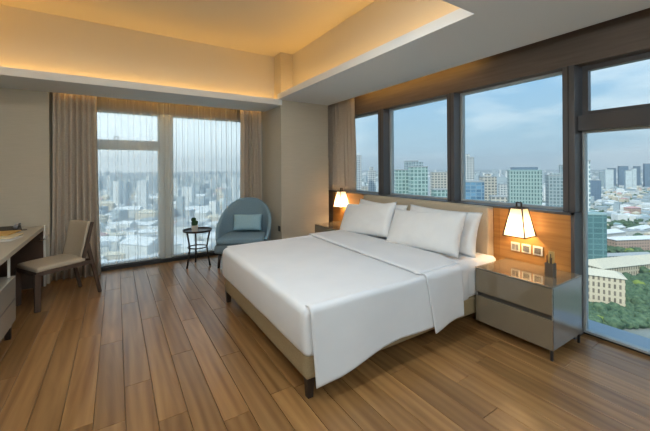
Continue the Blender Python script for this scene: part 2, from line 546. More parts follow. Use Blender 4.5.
# wooden cladding panels facing the room
for a, b in ((1.262, 1.90), (1.902, 3.06), (3.062, 4.22), (4.222, 5.0)):
    MB().box(XP, a, 0.0, XP + 0.02, b, 1.075).build('wood_panel', 'wood_panel', wr)
struct(MB().box(XP - 0.006, 1.235, 1.075, XG + 0.01, 5.32, 1.097).build('trim_1', 'frame_bronze'), 'dark cap strip along the top of the wood panelling')
struct(MB().box(XP - 0.006, 1.235, 0, XG - 0.02, 1.262, 1.097).build('trim_2', 'frame_bronze'), 'dark end post closing the wood panelling')


def mullion(y0, y1, x0=3.40):
    o = MB().box(x0, y0, 1.097, XE, y1, 2.40).build('mullion', 'frame_bronze', wr, bevel=0.004)
    MB().box(x0 - 0.003, (y0 + y1) / 2 - 0.003, 1.10, x0 + 0.002, (y0 + y1) / 2 + 0.003, 2.40).build('seam', 'dark_metal', o)


mullion(3.69, 3.808)
mullion(2.466, 2.563)
mullion(1.245, 1.339)


def window(idx, y0, y1, z0, z1, label, fw=0.022):
    g = MB().box(XG + 0.008, y0, z0, XG + 0.016, y1, z1).build('window_%d' % idx, 'glass')
    struct(g, label)
    f = MB()
    for q in ((y0, z0, y0 + fw, z1), (y1 - fw, z0, y1, z1), (y0 + fw, z0, y1 - fw, z0 + fw), (y0 + fw, z1 - fw, y1 - fw, z1)):
        f.box(XG - 0.02, q[0], q[1], XG + 0.04, q[2], q[3])
    f.build('window_frame', 'frame_grey' if fw < 0.03 else 'frame_bronze', g)
    return g


window(1, 3.808, 5.30, 1.097, 2.40, 'narrow fixed window pane beside the drape, above the headboard')
window(2, 2.563, 3.69, 1.097, 2.40, 'middle fixed window pane above the headboard')
window(3, 1.339, 2.466, 1.097, 2.40, 'wide fixed window pane above the bedside lamp')
k = 4
for y0, y1 in ((0.0, 1.235), (-1.25, -0.06), (-2.4, -1.31)):
    window(k, y0, y1, 1.95, 2.40, 'upper pane of the floor-to-ceiling window', 0.045)
    window(k + 1, y0, y1, 0.02, 1.82, 'tall lower pane of the floor-to-ceiling window', 0.018)
    k += 2
tr = struct(MB().box(3.46, YB, 1.82, XE, 1.245, 1.955).build('trim_3', 'frame_bronze', bevel=0.004), 'dark horizontal transom of the floor-to-ceiling window')
MB().box(3.50, -0.06, 0, XE, 0.0, 2.4).build('mullion', 'frame_bronze', tr)
MB().box(3.50, -1.31, 0, XE, -1.25, 2.4).build('mullion', 'frame_bronze', tr)
struct(MB().box(XG - 0.005, YB, 0, XE, 1.25, 0.022).build('trim_4', 'dark_metal'), 'dark threshold strip under the floor-to-ceiling window')
struct(MB().box(XE, YB - 1, -0.35, 3.99, 6.5, -0.03).build('trim_5', 'ledge_metal'), 'grey metal ledge outside the floor-to-ceiling window')

# ------------------------------------------------------------------ sheer side windows
YG = 5.96


def window_a(idx, x0, x1, z0, z1, label):
    g = MB().box(x0, YG, z0, x1, YG + 0.008, z1).build('window_%d' % idx, 'glass')
    struct(g, label)
    f = MB()
    fw = 0.03
    for q in ((x0, z0, x0 + fw, z1), (x1 - fw, z0, x1, z1), (x0 + fw, z0, x1 - fw, z0 + fw), (x0 + fw, z1 - fw, x1 - fw, z1)):
        f.box(q[0], YG - 0.04, q[1], q[2], YG + 0.04, q[3])
    f.build('window_frame', 'frame_pale', g)
    return g


window_a(10, -0.56, 0.605, 0.06, 1.84, 'large lower pane behind the sheer curtain')
wu = window_a(11, -0.56, 0.605, 1.93, 2.40, 'openable upper pane behind the sheer curtain')
window_a(12, 0.77, 2.20, 0.06, 2.40, 'tall fixed pane behind the sheer curtain near the armchair')
wa = struct(MB().box(-0.56, YA + 0.03, 2.40, 2.20, YE, 2.80).build('wall_window_header', 'header_bronze'), 'dark header above the sheer curtains')
MB().box(0.605, YA + 0.03, 0.06, 0.77, YE, 2.40).build('mullion', 'frame_pale', wa)
MB().box(-0.56, YA + 0.07, 1.84, 0.605, YE, 1.93).build('transom', 'frame_pale', wa)
MB().tube([(-0.02, YG - 0.05, 1.97), (-0.02, YG - 0.08, 2.0), (0.03, YG - 0.08, 2.01), (0.03, YG - 0.08, 1.96)], 0.008, 8).build('handle', 'frame_grey', wu)
struct(MB().box(-0.745, YA, 0, CX0, YE, 0.055).build('trim_6', 'dark_metal'), 'dark threshold strip under the sheer curtains')


# ------------------------------------------------------------------ curtains
def drape(name, axis, fixed, a0, a1, z0, z1, n, amp, mat, seed, label, cat, group=None, thick=0.004, gather=0.0, per=10, sharp=1.0):
    rn = random.Random(seed)
    ph = [rn.uniform(-0.6, 0.6) for _ in range(n * 2 + 4)]
    am = [rn.uniform(0.6, 1.15) for _ in range(n * 2 + 4)]

    def fn(u, v):
        t = u * n
        i = int(t)
        f = t - i
        w = ph[i] * (1 - f) + ph[i + 1] * f
        a = (am[i] * (1 - f) + am[i + 1] * f) * amp
        s = math.sin(2 * PI * t + w * (0.6 + 0.8 * v))
        s = math.copysign(abs(s) ** sharp, s)
        off = a * s * (0.85 + 0.15 * math.cos(3 * v)) + 0.012 * math.sin(5 * v + i)
        al = a0 + (a1 - a0) * u + 0.25 * amp * math.sin(4 * PI * t + w)
        al += gather * (1 - v) ** 2 * (u - 0.5)
        z = z0 + (z1 - z0) * v
        p = [0, 0, z]
        p[axis] = al
        p[1 - axis] = fixed + off
        return tuple(p)
    if sharp > 1:                       # sheer: flat lengths with narrow pinched folds
        def fn(u, v):
            t = u * n
            i = int(t)
            f = t - i
            wob = 0.012 * math.sin(i * 2.3 + v * 2.2) * (1 - v)
            k = max(0.0, 1 - abs(f - 0.5 - 0.2 * ph[i]) / 0.09)
            off = amp * am[i] * (3 * k * k - 2 * k ** 3) * 1.6 + 0.006 * math.sin(2 * PI * t)
            flat = a0 + (a1 - a0) * (u + (f - 0.5) * 0.0)
            p = [0, 0, z0 + (z1 - z0) * v]
            p[axis] = flat + wob - 0.011 * k * (1 if f > 0.5 + 0.2 * ph[i] else -1) * (1 - k) * 2
            p[1 - axis] = fixed - off
            return tuple(p)
        per = 40
    b = MB().grid(fn, n * per, 14)
    o = b.build(name, mat, smooth=True, solid=thick)
    return tag(o, label, cat, group)


drape('drape', 0, 5.705, -0.70, -0.235, 0.012, 2.76, 7, 0.075, 'drape', 1, 'taupe pleated drape hanging behind the desk chair', 'curtain', 'taupe drapes', gather=0.08)
drape('drape', 0, 5.705, 1.87, 2.25, 0.012, 2.76, 6, 0.070, 'drape', 2, 'taupe pleated drape hanging behind the blue armchair', 'curtain', 'taupe drapes')
drape('drape', 1, 3.392, 4.36, 5.25, 1.10, 2.82, 9, 0.030, 'drape', 3, 'taupe pleated drape hanging in the window niche above the lit bedside lamp', 'curtain', 'taupe drapes')
drape('sheer_curtain', 0, 5.84, -0.56, 0.70, 0.09, 2.76, 15, 0.040, 'sheer', 4, 'translucent white sheer curtain between the taupe drape and the window post', 'curtain', 'sheer curtains', thick=0, sharp=1.5)
drape('sheer_curtain', 0, 5.862, 0.60, 2.16, 0.09, 2.76, 17, 0.040, 'sheer', 5, 'translucent white sheer curtain behind the side table and armchair', 'curtain', 'sheer curtains', thick=0, sharp=1.5)

# ------------------------------------------------------------------ cove and pocket lights
WARM = (1.0, 0.52, 0.075)
COVE = 3.3


def strip(name, x0, y0, x1, y1, z, label, power, direction, color=WARM):
    o = MB().box(x0, y0, z, x1, y1, z + 0.008).build(name, 'led_warm')
    tag(o, label, 'light', 'cove light strips')
    L = max(x1 - x0, y1 - y0)
    area('cove_lamp', ((x0 + x1) / 2, (y0 + y1) / 2, z + 0.02), *( (L, 0.03) if x1 - x0 > y1 - y0 else (0.03, L)), direction, power, color)
    return o


strip('cove_light', TL0 - 0.1, TRA - 0.065, CX0 - 0.05, TRA - 0.045, TA, 'warm light strip hidden in the ceiling cove above the sheer curtains', COVE, (0, 0.0, 1))
strip('cove_light', TRB - 0.065, TN + 0.02, TRB - 0.045, CY0 - 0.03, TB, 'warm light strip hidden in the ceiling cove above the bed', COVE, (0.0, 0, 1))
strip('cove_light', TL0 + 0.05, TN - 0.06, LIPB - 0.02, TN - 0.04, TB, 'warm light strip hidden in the ceiling cove above the camera', COVE, (0, 0, 1))
strip('cove_light', TL0 - 0.06, TN + 0.05, TL0 - 0.04, LIPA - 0.02, TB, 'warm light strip hidden in the ceiling cove above the desk', COVE, (0, 0, 1))
strip('pocket_light', -0.70, YSA + 0.006, 2.25, YSA + 0.018, TA + 0.05, 'warm light strip hidden in the curtain pocket above the drapes', 2.6, (0, 1, -0.4))
strip('pocket_light', XSB + 0.006, 2.2, XSB + 0.018, 4.3, TB + 0.05, 'warm light strip hidden in the curtain pocket above the headboard', 2, (1, 0, -0.2))

# ------------------------------------------------------------------ unseen ceiling lamps added on the camera side as fill
COOL = (0.76, 0.91, 1.0)
for x, y, lb in ((-0.8, 1.7, 'round out-of-view fill lamp added to the tray ceiling on the desk side'), (0.1, 1.7, 'round out-of-view fill lamp added to the tray ceiling between its neighbours'), (1.0, 1.7, 'round out-of-view fill lamp added to the tray ceiling on the bed side')):
    r = thing('fill_downlight', (x, y, ZT - 0.004), lb, 'lamp', 'added round fill lamps')  # invented fitting out of view, added to brighten bed and floor
    MB().lathe([(0.075, -0.004), (0.078, 0.0), (0.055, 0.0), (0.055, -0.004)], 24, (x, y, ZT)).build('trim_ring', 'ceiling_white', r)
    MB().lathe([(0.0, -0.002), (0.055, -0.002)], 24, (x, y, ZT)).build('diffuser', 'fill_glow', r)
    d = bpy.data.lights.new('fill_downlight_lamp', 'AREA'); d.shape = 'DISK'; d.size = 0.11; d.energy = 12; d.color = COOL
    o = bpy.data.objects.new('fill_downlight_lamp', d); C.objects.link(o); o.location = (x, y, ZT - 0.01)
for x, y, pw, lb in ((-0.5, -1.0, 54, 'out-of-view dome fill lamp added to the low ceiling near the back wall'), (1.5, -1.0, 28, 'out-of-view dome fill lamp added to the low ceiling towards the tall windows')):
    r = thing('fill_dome_lamp', (x, y, ZS - 0.09), lb, 'lamp', 'added dome fill lamps')  # invented lamp behind the camera, added to lift walls and bed side
    MB().lathe([(0.0, -0.015), (0.12, -0.015), (0.12, 0.0), (0, 0)], 24, (x, y, ZS)).build('base_plate', 'ceiling_white', r)
    MB().lathe([(0.105, -0.016), (0.10, -0.045), (0.075, -0.072), (0.04, -0.086), (0.0, -0.09)], 24, (x, y, ZS)).build('fill_dome', 'fill_glow', r, smooth=True)
    d = bpy.data.lights.new('fill_dome_light', 'POINT'); d.shadow_soft_size = 0.10; d.energy = pw; d.color = COOL
    o = bpy.data.objects.new('fill_dome_light', d); C.objects.link(o); o.location = (x, y, ZS - 0.22)

# ================================================================== BED
BX0, BX1, BY0, BY1 = 1.03, 3.24, 1.85, 3.745
bed = thing('bed', (2.1, 2.8, 0), 'king size bed with tan upholstered base and dark block legs', 'bed')
MB().rbox(((BX0 + BX1) / 2, (BY0 + BY1) / 2, 0.205), (BX1 - BX0, BY1 - BY0, 0.155), 0.012, 6).build('bed_base', 'bed_base_cloth', bed, smooth=True)
for x in (BX0 + 0.035, BX1 - 0.2):
    for y in (BY0 + 0.03, BY1 - 0.03):
        MB().hexa([(x - .02, y - .02, 0), (x + .02, y - .02, 0), (x + .02, y + .02, 0), (x - .02, y + .02, 0)],
                  [(x - .028, y - .028, .13), (x + .028, y - .028, .13), (x + .028, y + .028, .13), (x - .028, y + .028, .13)]).build('leg', 'espresso', bed, bevel=0.003)
MB().rbox(((BX0 + BX1) / 2 + 0.01, (BY0 + BY1) / 2, 0.43), (BX1 - BX0 - 0.04, BY1 - BY0 - 0.06, 0.30), 0.05, 8).build('mattress', 'linen', bed, smooth=True)

hb = thing('headboard', (XP, 2.9, 0.12), 'beige upholstered headboard panel behind the white pillows', 'headboard')
MB().rbox(((BX1 + XP) / 2, 2.97, 0.61), (XP - BX1 - 0.002, 2.03, 0.96), 0.018, 6).build('padded_panel', 'headboard_cloth', hb, smooth=True)

# duvet / coverlet
ZD = 0.61
dv = thing('duvet', (2.1, 2.8, 0.29), 'smooth white duvet draped over the bed and tucked at the foot', 'duvet')


def duvet_fn(p):
    n1 = noise.noise(Vector((p.x * 1.7, p.y * 1.7, 3.1)))
    n2 = noise.noise(Vector((p.x * 5, p.y * 5, p.z * 3)))
    q = p.copy()
    if p.z > 0.5:
        q.z += 0.006 * n1 + 0.0025 * n2
    if p.x < BX0 + 0.02:
        q.x += 0.006 * n2 - 0.010 * math.sin((p.z - 0.29) / 0.32 * PI)
    return q


MB().rbox(((BX0 + 2.75) / 2 - 0.005, (BY0 + BY1) / 2, (0.272 + ZD) / 2), (2.75 - BX0 + 0.03, BY1 - BY0 + 0.05, ZD - 0.272), 0.05, 22, duvet_fn).build('cover', 'linen', dv, smooth=True)


def side_flap(x_top0, x_top1, zbots, y_top, y_out, z_top, rr, wav, seed, lean0=0.0, lean1=0.0, ytop_in=0.25, mirror=None):
    """cloth that comes off the top of the bed over its long edge and hangs down"""
    def fn(u, v):
        x = x_top0 + (x_top1 - x_top0) * u
        i = u * (len(zbots) - 1)
        k = min(int(i), len(zbots) - 2)
        zb = zbots[k] * (1 - (i - k)) + zbots[k + 1] * (i - k)
        arc = rr * PI / 2
        total = ytop_in + arc + (z_top - rr - zb)
        s = v * total
        if s < ytop_in:
            y, z, h = y_out + rr + ytop_in - s, z_top - 0.022 * (1 - s / ytop_in), 0
        elif s < ytop_in + arc:
            a = (s - ytop_in) / rr
            y, z, h = y_out + rr - rr * math.sin(a), z_top - rr + rr * math.cos(a), 0
        else:
            d = s - ytop_in - arc
            h = d / max(0.05, z_top - rr - zb)
            y, z = y_out, z_top - rr - d
            y += -0.018 * h + wav * h * math.sin(x * 8.0 + seed)
        x += (lean0 * (1 - u) + lean1 * u) * h
        z += 0.003 * noise.noise(Vector((x * 4, y * 4, seed)))
        if mirror is not None:
            y = mirror - y
        return (x, y, z)
    return MB().grid(fn, 36, 34)


side_flap(1.035, 2.20, [0.100, 0.118, 0.155, 0.19, 0.208, 0.205, 0.20], 0, 1.806, ZD + 0.007, 0.035, 0.010, 0.5, 0.035, 0.0, ytop_in=0.06).build('side_drop', 'linen', dv, smooth=True, solid=0.008)
side_flap(1.07, 2.20, [0.20, 0.20, 0.20], 0, 1.806, ZD + 0.007, 0.035, 0.008, 2.5, 0.0, 0.0, ytop_in=0.06, mirror=BY0 + BY1 - 0.0).build('side_drop', 'linen', dv, smooth=True, solid=0.008)

# turned-down top sheet
ts = thing('top_sheet', (2.4, 2.8, 0.6), 'white top sheet turned down over the duvet in front of the pillows', 'sheet')
rn = random.Random(5)


def band_fn(u, v):
    y = 1.85 + (3.76 - 1.85) * v
    xa, xb = 2.105 + 0.06 * v, 2.575 + 0.145 * min(1, v * 7)
    x = xa + (xb - xa) * u
    z = ZD + 0.026 + 0.004 * noise.noise(Vector((x * 3, y * 3, 8)))
    if u < 0.06:
        z -= 0.012 * (1 - u / 0.06)
    return (x, y, z)


MB().grid(band_fn, 24, 60).build('turned_fold', 'linen', ts, smooth=True, solid=0.012)
side_flap(2.105, 2.565, [0.155, 0.168, 0.185, 0.20, 0.205], 0, 1.786, ZD + 0.026, 0.04, 0.012, 1.2, 0.075, 0.0, ytop_in=0.10).build('side_drop', 'linen', ts, smooth=True, solid=0.010)
side_flap(2.165, 2.565, [0.20, 0.20], 0, 1.786, ZD + 0.026, 0.04, 0.010, 4.2, 0.0, 0.0, ytop_in=0.10, mirror=BY0 + BY1 + 0.0).build('side_drop', 'linen', ts, smooth=True, solid=0.010)
# fitted sheet at the head end
MB().rbox((2.93, (BY0 + BY1) / 2, 0.445), (0.6, BY1 - BY0 + 0.02, 0.33), 0.05, 10, duvet_fn).build('fitted_sheet', 'linen', bed, smooth=True)


def pillow(c_bot, c_top, w, h, t, roll, seed, label):
    """standing pillow; c_bot and c_top are the middles of its lower and upper edges"""
    b, tp = Vector(c_bot), Vector(c_top)
    up = (tp - b).normalized()
    side = Vector((0, 1, 0))
    nor = side.cross(up).normalized()
    side = up.cross(nor)
    mid = (b + tp) / 2
    up2 = up * math.cos(roll) + side * math.sin(roll)
    side2 = side * math.cos(roll) - up * math.sin(roll)

    def fn(sgn):
        def f(u, v):
            a, q = u * 2 - 1, v * 2 - 1
            ea = max(0.0, 1 - abs(a) ** 2.6) ** 0.5
            eq = max(0.0, 1 - abs(q) ** 2.6) ** 0.5
            th = t / 2 * (ea * eq) ** 0.75
            th *= 1 + 0.10 * noise.noise(Vector((a * 1.5, q * 1.5, seed)))
            th *= 1.05 - 0.18 * q
            A = a * (1 - 0.055 * (1 - q * q))
            Q = q * (1 - 0.085 * (1 - a * a) * (1.2 if q > 0 else 0.5))
            wr = 0.006 * noise.noise(Vector((a * 6, q * 4, seed + 9))) * (ea * eq)
            return tuple(mid + side2 * A * w / 2 + up2 * Q * h / 2 + nor * sgn * (th + wr))
        return f
    m_ = MB().grid(fn(1), 34, 24).grid(fn(-1), 34, 24)
    o = m_.build('pillow', 'pillow_linen', smooth=True)
    bm = bmesh.new(); bm.from_mesh(o.data)
    bmesh.ops.remove_doubles(bm, verts=bm.verts, dist=0.0008)
    bmesh.ops.recalc_face_normals(bm, faces=bm.faces)
    bm.to_mesh(o.data); bm.free()
    for p in o.data.polygons:
        p.use_smooth = True
    return tag(o, label, 'pillow', 'white bed pillows')


pillow((2.98, 3.41, 0.62), (3.10, 3.40, 1.015), 0.96, 0.46, 0.17, 0.01, 1, 'white pillow leaning on the headboard near the window drape')
pillow((2.98, 2.40, 0.62), (3.10, 2.40, 1.035), 0.96, 0.46, 0.17, 0.0, 2, 'white pillow leaning on the headboard near the switch plates')
pillow((2.73, 3.38, 0.63), (2.90, 3.42, 1.015), 0.98, 0.46, 0.20, 0.02, 3, 'plump white pillow propped in front, on the drape side of the bed')
pillow((2.74, 2.43, 0.63), (2.92, 2.47, 1.01), 0.98, 0.46, 0.20, -0.03, 4, 'plump white pillow propped in front, on the floor-to-ceiling window side')


# ------------------------------------------------------------------ nightstands
def nightstand(x0, x1, y0, y1, label):
    r = thing('nightstand', ((x0 + x1) / 2, (y0 + y1) / 2, 0), label, 'nightstand', 'glossy taupe nightstands')
    zb, zt = 0.082, 0.575
    MB().box(x0 + 0.02, y0 + 0.008, zb, x1, y1 - 0.008, zt - 0.02).build('body', 'groove', r)
    sd = MB().box(x0 + 0.012, y0, zb, x1, y0 + 0.012, zt - 0.012).build('side_panel', 'lacquer_side', r)
    MB().box(x0 + 0.012, y1 - 0.012, zb, x1, y1, zt - 0.012).build('side_panel', 'lacquer_side', r)
    MB().box(x0 + 0.006, y0, zt - 0.012, x1, y1, zt).build('top', 'lacquer_taupe', r, bevel=0.002)
    MB().box(x0, y0, zt - 0.010, x0 + 0.006, y1, zt + 0.001).build('edge_trim', 'trim_metal', r)
    for a, b in ((zb, 0.312), (0.352, zt - 0.016)):
        d = MB().box(x0, y0 + 0.004, a, x0 + 0.02, y1 - 0.004, b).build('drawer', 'lacquer_taupe', r, bevel=0.002)
        MB().box(x0 - 0.001, y0, a, x0 + 0.02, y0 + 0.0045, b).build('edge_strip', 'trim_metal', d)
    for x in (x0 + 0.012, x1 - 0.03):
        for y in (y0 + 0.012,):
            MB().box(x - 0.008, y - 0.008, 0, x + 0.008, y + 0.008, zb).build('leg', 'dark_metal', r)
    MB().box(x0 + 0.16, y0 + 0.10, 0, x1 - 0.02, y1 - 0.02, zb).build('plinth', 'dark_metal', r)
    return r


nightstand(2.825, XP - 0.006, 1.185, 1.83, 'glossy taupe two-drawer nightstand beside the floor-to-ceiling window')
nightstand(2.80, XP - 0.006, 4.03, 4.72, 'glossy taupe nightstand between the bed and the corner column')


# ------------------------------------------------------------------ bedside lanterns
def lantern(yc, label):
    x1 = XP - 0.012
    x0 = x1 - 0.198
    xc = (x0 + x1) / 2
    z0, z1, hb_, ht_ = 0.848, 1.112, 0.1, 0.054
    r = thing('bedside_lamp', (XP, yc, 0.9), label, 'lamp', 'tapered bedside lanterns')
    B = [(xc + i * hb_, yc + j * hb_, z0) for i, j in ((-1, -1), (1, -1), (1, 1), (-1, 1))]
    T = [(xc + i * ht_, yc + j * ht_, z1) for i, j in ((-1, -1), (1, -1), (1, 1), (-1, 1))]
    s = MB().add(B + T, [(0, 1, 5, 4), (1, 2, 6, 5), (2, 3, 7, 6), (3, 0, 4, 7)])
    s.build('lamp_shade', 'lamp_shade', r)
    f = MB()
    for i in range(4):
        f.bar(B[i], T[i], 0.010, 0.010)
        f.bar(B[i], B[(i + 1) % 4], 0.010, 0.010)
        f.bar(T[i], T[(i + 1) % 4], 0.010, 0.010)
    f.build('lamp_frame', 'bronze', r)
    b = MB().box(xc - 0.02, yc - 0.02, z1 - 0.004, xc + 0.02, yc + 0.02, z1 + 0.012)
    b.bar((xc, yc - 0.022, z1 + 0.01), (xc, yc - 0.022, z1 + 0.052), 0.012, 0.012)
    b.bar((xc, yc + 0.022, z1 + 0.01), (xc, yc + 0.022, z1 + 0.052), 0.012, 0.012)
    b.bar((xc, yc - 0.028, z1 + 0.05), (xc, yc + 0.028, z1 + 0.05), 0.012, 0.012)
    b.build('hanger', 'bronze', r)
    MB().box(x1, yc - 0.03, 0.92, XP, yc + 0.03, 1.03).build('wall_plate', 'bronze', r)
    MB().lathe([(0.0, 0.94), (0.018, 0.945), (0.026, 0.965), (0.02, 0.985), (0.012, 1.0), (0.012, 1.03), (0, 1.03)], 12, (xc, yc, 0)).build('bulb', 'lamp_bulb', r, smooth=True)
    d = bpy.data.lights.new('lantern_lamp', 'POINT'); d.energy = 6; d.color = (1.0, 0.64, 0.30); d.shadow_soft_size = 0.03
    o = bpy.data.objects.new('lantern_lamp', d); C.objects.link(o); o.location = (xc, yc, 0.92)


lantern(1.645, 'lit tapered lantern lamp above the switch plates on the wood panel')
lantern(4.575, 'lit tapered lantern lamp beside the corner column and drape')

for i, y in enumerate((1.735, 1.632, 1.53)):
    r = thing('wall_socket', (XP, y, 0.71), ['cream wall switch plate nearest the headboard', 'cream wall switch plate in the middle of the row of three', 'cream wall switch plate nearest the pen holder'][i], 'switch', 'cream switch plates')
    MB().box(XP - 0.010, y - 0.043, 0.667, XP, y + 0.043, 0.753).build('plate', 'socket_white', r, bevel=0.003)
    if i == 0:
        for s in (-1, 1):
            MB().box(XP - 0.014, y + s * 0.017 - 0.014, 0.683, XP - 0.009, y + s * 0.017 + 0.014, 0.737).build('rocker', 'trim_metal', r, bevel=0.001)
    else:
        MB().box(XP - 0.014, y - 0.028, 0.682, XP - 0.009, y + 0.028, 0.738).build('rocker', 'trim_metal', r, bevel=0.001)

px_, py_ = 3.10, 1.315
ph = thing('pen_holder', (px_, py_, 0.575), 'square dark wooden pen holder on the nightstand', 'holder')
h = MB()
for a in ((-.032, -.032, .032, -.026), (-.032, .026, .032, .032), (-.032, -.026, -.026, .026), (.026, -.026, .032, .026)):
    h.box(px_ + a[0], py_ + a[1], 0.575, px_ + a[2], py_ + a[3], 0.69)
h.build('box_wall', 'pen_holder', ph)
MB().box(px_ - .026, py_ - .026, 0.575, px_ + .026, py_ + .026, 0.582).build('box_floor', 'pen_holder', ph)
tag(MB().hexa([(px_ + .012, py_ - .024, .584), (px_ + .015, py_ - .024, .584), (px_ + .015, py_ + .024, .584), (px_ + .012, py_ + .024, .584)],
              [(px_ + .018, py_ - .024, .785), (px_ + .021, py_ - .024, .785), (px_ + .021, py_ + .024, .785), (px_ + .018, py_ + .024, .785)]).build('note_card', 'card'), 'tan card standing in the pen holder', 'card')
for i, (dx, dy, tx, ty, hh) in enumerate(((-.012, .012, -.016, .022, .195), (-.014, -.01, -.02, -.018, .18), (-.002, .0, -.004, -.004, .21))):
    a = Vector((px_ + dx, py_ + dy, .584)); b = Vector((px_ + tx, py_ + ty, .575 + hh))
    p = thing('pencil', a, ['dark pencil leaning towards the headboard in the pen holder', 'dark pencil leaning towards the window in the pen holder', 'tallest dark pencil upright in the pen holder'][i], 'pencil', 'pencils in the pen holder')
    MB().tube([a, a + (b - a) * 0.9], 0.004, 6).build('shaft', 'pencil', p)
    MB().tube([a + (b - a) * 0.9, b], [0.004, 0.0008], 6).build('tip', 'card', p)

# ------------------------------------------------------------------ armchair
ac = thing('armchair', (0, 0, 0), 'blue-grey upholstered armchair with a tall rounded shell back', 'armchair')


def shell_h(a):
    return 0.38 + 0.62 * (0.5 + 0.5 * math.cos(max(-1.0, min(1.0, a)) * PI)) ** 0.56


def shell_fn(u, v):
    a = u * 2 - 1                       # -1 left arm front, 0 back, 1 right arm front
    th = a * math.radians(116)
    ht = shell_h(a * 0.97)
    # ring section: outer up, over the rim, inner down
    if v < 0.45:
        k, io = v / 0.45, 1.0
    elif v < 0.55:
        k, io = 1.0, 1 - (v - 0.45) / 0.1
    else:
        k, io = 1 - (v - 0.55) / 0.45, 0.0
    lo = 0.215
    z = lo + (ht - lo) * k
    rim = 0.012 * math.sin(PI * min(1, max(0, (v - 0.45) / 0.1)))
    z += rim
    thick = 0.075 - 0.03 * k
    rx, ry = 0.43, 0.37
    e = 2.3
    cs, sn = math.cos(th), math.sin(th)
    x = rx * math.copysign(abs(sn) ** (2 / e), sn)
    y = ry * math.copysign(abs(cs) ** (2 / e), cs)
    lean = 0.05 * k * max(0, cs) - 0.02
    sc_ = 1 - thick * (1 - io) / 0.40
    return (x * sc_ * (0.93 + 0.07 * k), y * sc_ + lean, z)


MB().grid(shell_fn, 56, 40).build('shell', 'armchair_blue', ac, smooth=True, solid=0.006)
MB().rbox((0, -0.05, 0.285), (0.78, 0.62, 0.15), 0.06, 8).build('seat_base', 'armchair_base', ac, smooth=True)
MB().rbox((0, -0.055, 0.405), (0.70, 0.60, 0.09), 0.04, 10, lambda p: p + Vector((0, 0, 0.012 * math.cos(p.x * 4) if p.z > 0.4 else 0))).build('seat_cushion', 'armchair_blue', ac, smooth=True)
for x in (-0.31, 0.31):
    for y in (-0.27, 0.2):
        MB().tube([(x * 1.06, y * 1.06, 0), (x, y, 0.225)], [0.018, 0.026], 10).build('leg', 'espresso', ac, smooth=True)
ac.location = (1.735, 5.145, 0)
ac.rotation_euler = (0, 0, math.radians(-31))


def soft(name, w, h, t, mat, seed):
    def fn(sgn):
        def f(u, v):
            a, q = u * 2 - 1, v * 2 - 1
            e = max(0.0, (1 - abs(a) ** 3) * (1 - abs(q) ** 3)) ** 0.4
            return (a * w / 2 * (1 - .04 * (1 - q * q)), sgn * t / 2 * e, q * h / 2 * (1 - .06 * (1 - a * a)))
        return f
    o = MB().grid(fn(1), 20, 16).grid(fn(-1), 20, 16).build(name, mat, smooth=True, base=(0, 0, 0))
    bm = bmesh.new(); bm.from_mesh(o.data)
    bmesh.ops.remove_doubles(bm, verts=bm.verts, dist=0.0008)
    bmesh.ops.recalc_face_normals(bm, faces=bm.faces)
    bm.to_mesh(o.data); bm.free()
    for p in o.data.polygons:
        p.use_smooth = True
    return o


cu = soft('cushion', 0.47, 0.27, 0.12, 'cushion_blue', 1)
tag(cu, 'pale blue lumbar cushion standing on the armchair seat', 'cushion')
ca = math.radians(-31)
cl = Vector((0.03, 0.12, 0))
cu.location = (1.735 + cl.x * math.cos(ca) - cl.y * math.sin(ca), 5.145 + cl.x * math.sin(ca) + cl.y * math.cos(ca), 0.625)
cu.rotation_euler = (math.radians(-16), 0, ca)

# ------------------------------------------------------------------ side table and cactus
TX, TY, TZ = 1.07, 5.40, 0.56
st = thing('side_table', (TX, TY, 0), 'small round dark metal side table beside the armchair', 'table')
MB().lathe([(0, TZ - 0.03), (0.19, TZ - 0.03), (0.212, TZ - 0.022), (0.218, TZ + 0.004), (0.210, TZ + 0.004), (0.204, TZ - 0.018), (0, TZ - 0.018)], 40, (TX, TY, 0)).build('table_top', 'bronze', st, smooth=False)
for k in range(3):
    a = math.radians(208 + 120 * k)
    d = Vector((math.cos(a), math.sin(a), 0))
    c = Vector((TX, TY, 0))
    MB().tube([c + d * 0.195, c + d * 0.165 + Vector((0, 0, 0.15)), c + d * 0.145 + Vector((0, 0, 0.29)), c + d * 0.165 + Vector((0, 0, 0.42)), c + d * 0.19 + Vector((0, 0, TZ - 0.028))], [0.014, 0.013, 0.012, 0.013, 0.014], 10).build('leg', 'bronze', st, smooth=True)
MB().tube([(TX + 0.14 * math.cos(2 * PI * k / 30), TY + 0.14 * math.sin(2 * PI * k / 30), 0.29) for k in range(31)], 0.010, 8).build('stretcher_ring', 'bronze', st, smooth=True)
cx_, cy_ = 1.02, 5.36
pc = thing('potted_cactus', (cx_, cy_, TZ - 0.018), 'tiny potted cactus on the round side table', 'plant')
zb = TZ - 0.018
MB().lathe([(0.0, 0), (0.042, 0), (0.050, 0.095), (0.044, 0.095), (0.042, 0.08), (0, 0.08)], 16, (cx_, cy_, zb)).build('pot', 'pot', pc, smooth=False)


def cact(c, r, h, n=8):
    b = MB()
    def fn(u, v):
        a = 2 * PI * u
        t = v * PI
        rr = r * math.sin(t) ** 0.7 * (1 + 0.14 * math.cos(n * a))
        return (c[0] + rr * math.cos(a), c[1] + rr * math.sin(a), c[2] + h * (0.5 - 0.5 * math.cos(t)))
    return b.grid(fn, 32, 12, closed_u=True)


MB.build(cact((cx_, cy_, zb + 0.078), 0.042, 0.095), 'cactus_body', 'cactus', pc, smooth=True)
MB.build(cact((cx_ - 0.012, cy_ + 0.006, zb + 0.15), 0.032, 0.065), 'cactus_top', 'cactus', pc, smooth=True)
MB.build(cact((cx_ + 0.024, cy_ - 0.01, zb + 0.11), 0.024, 0.055), 'cactus_arm', 'cactus', pc, smooth=True)

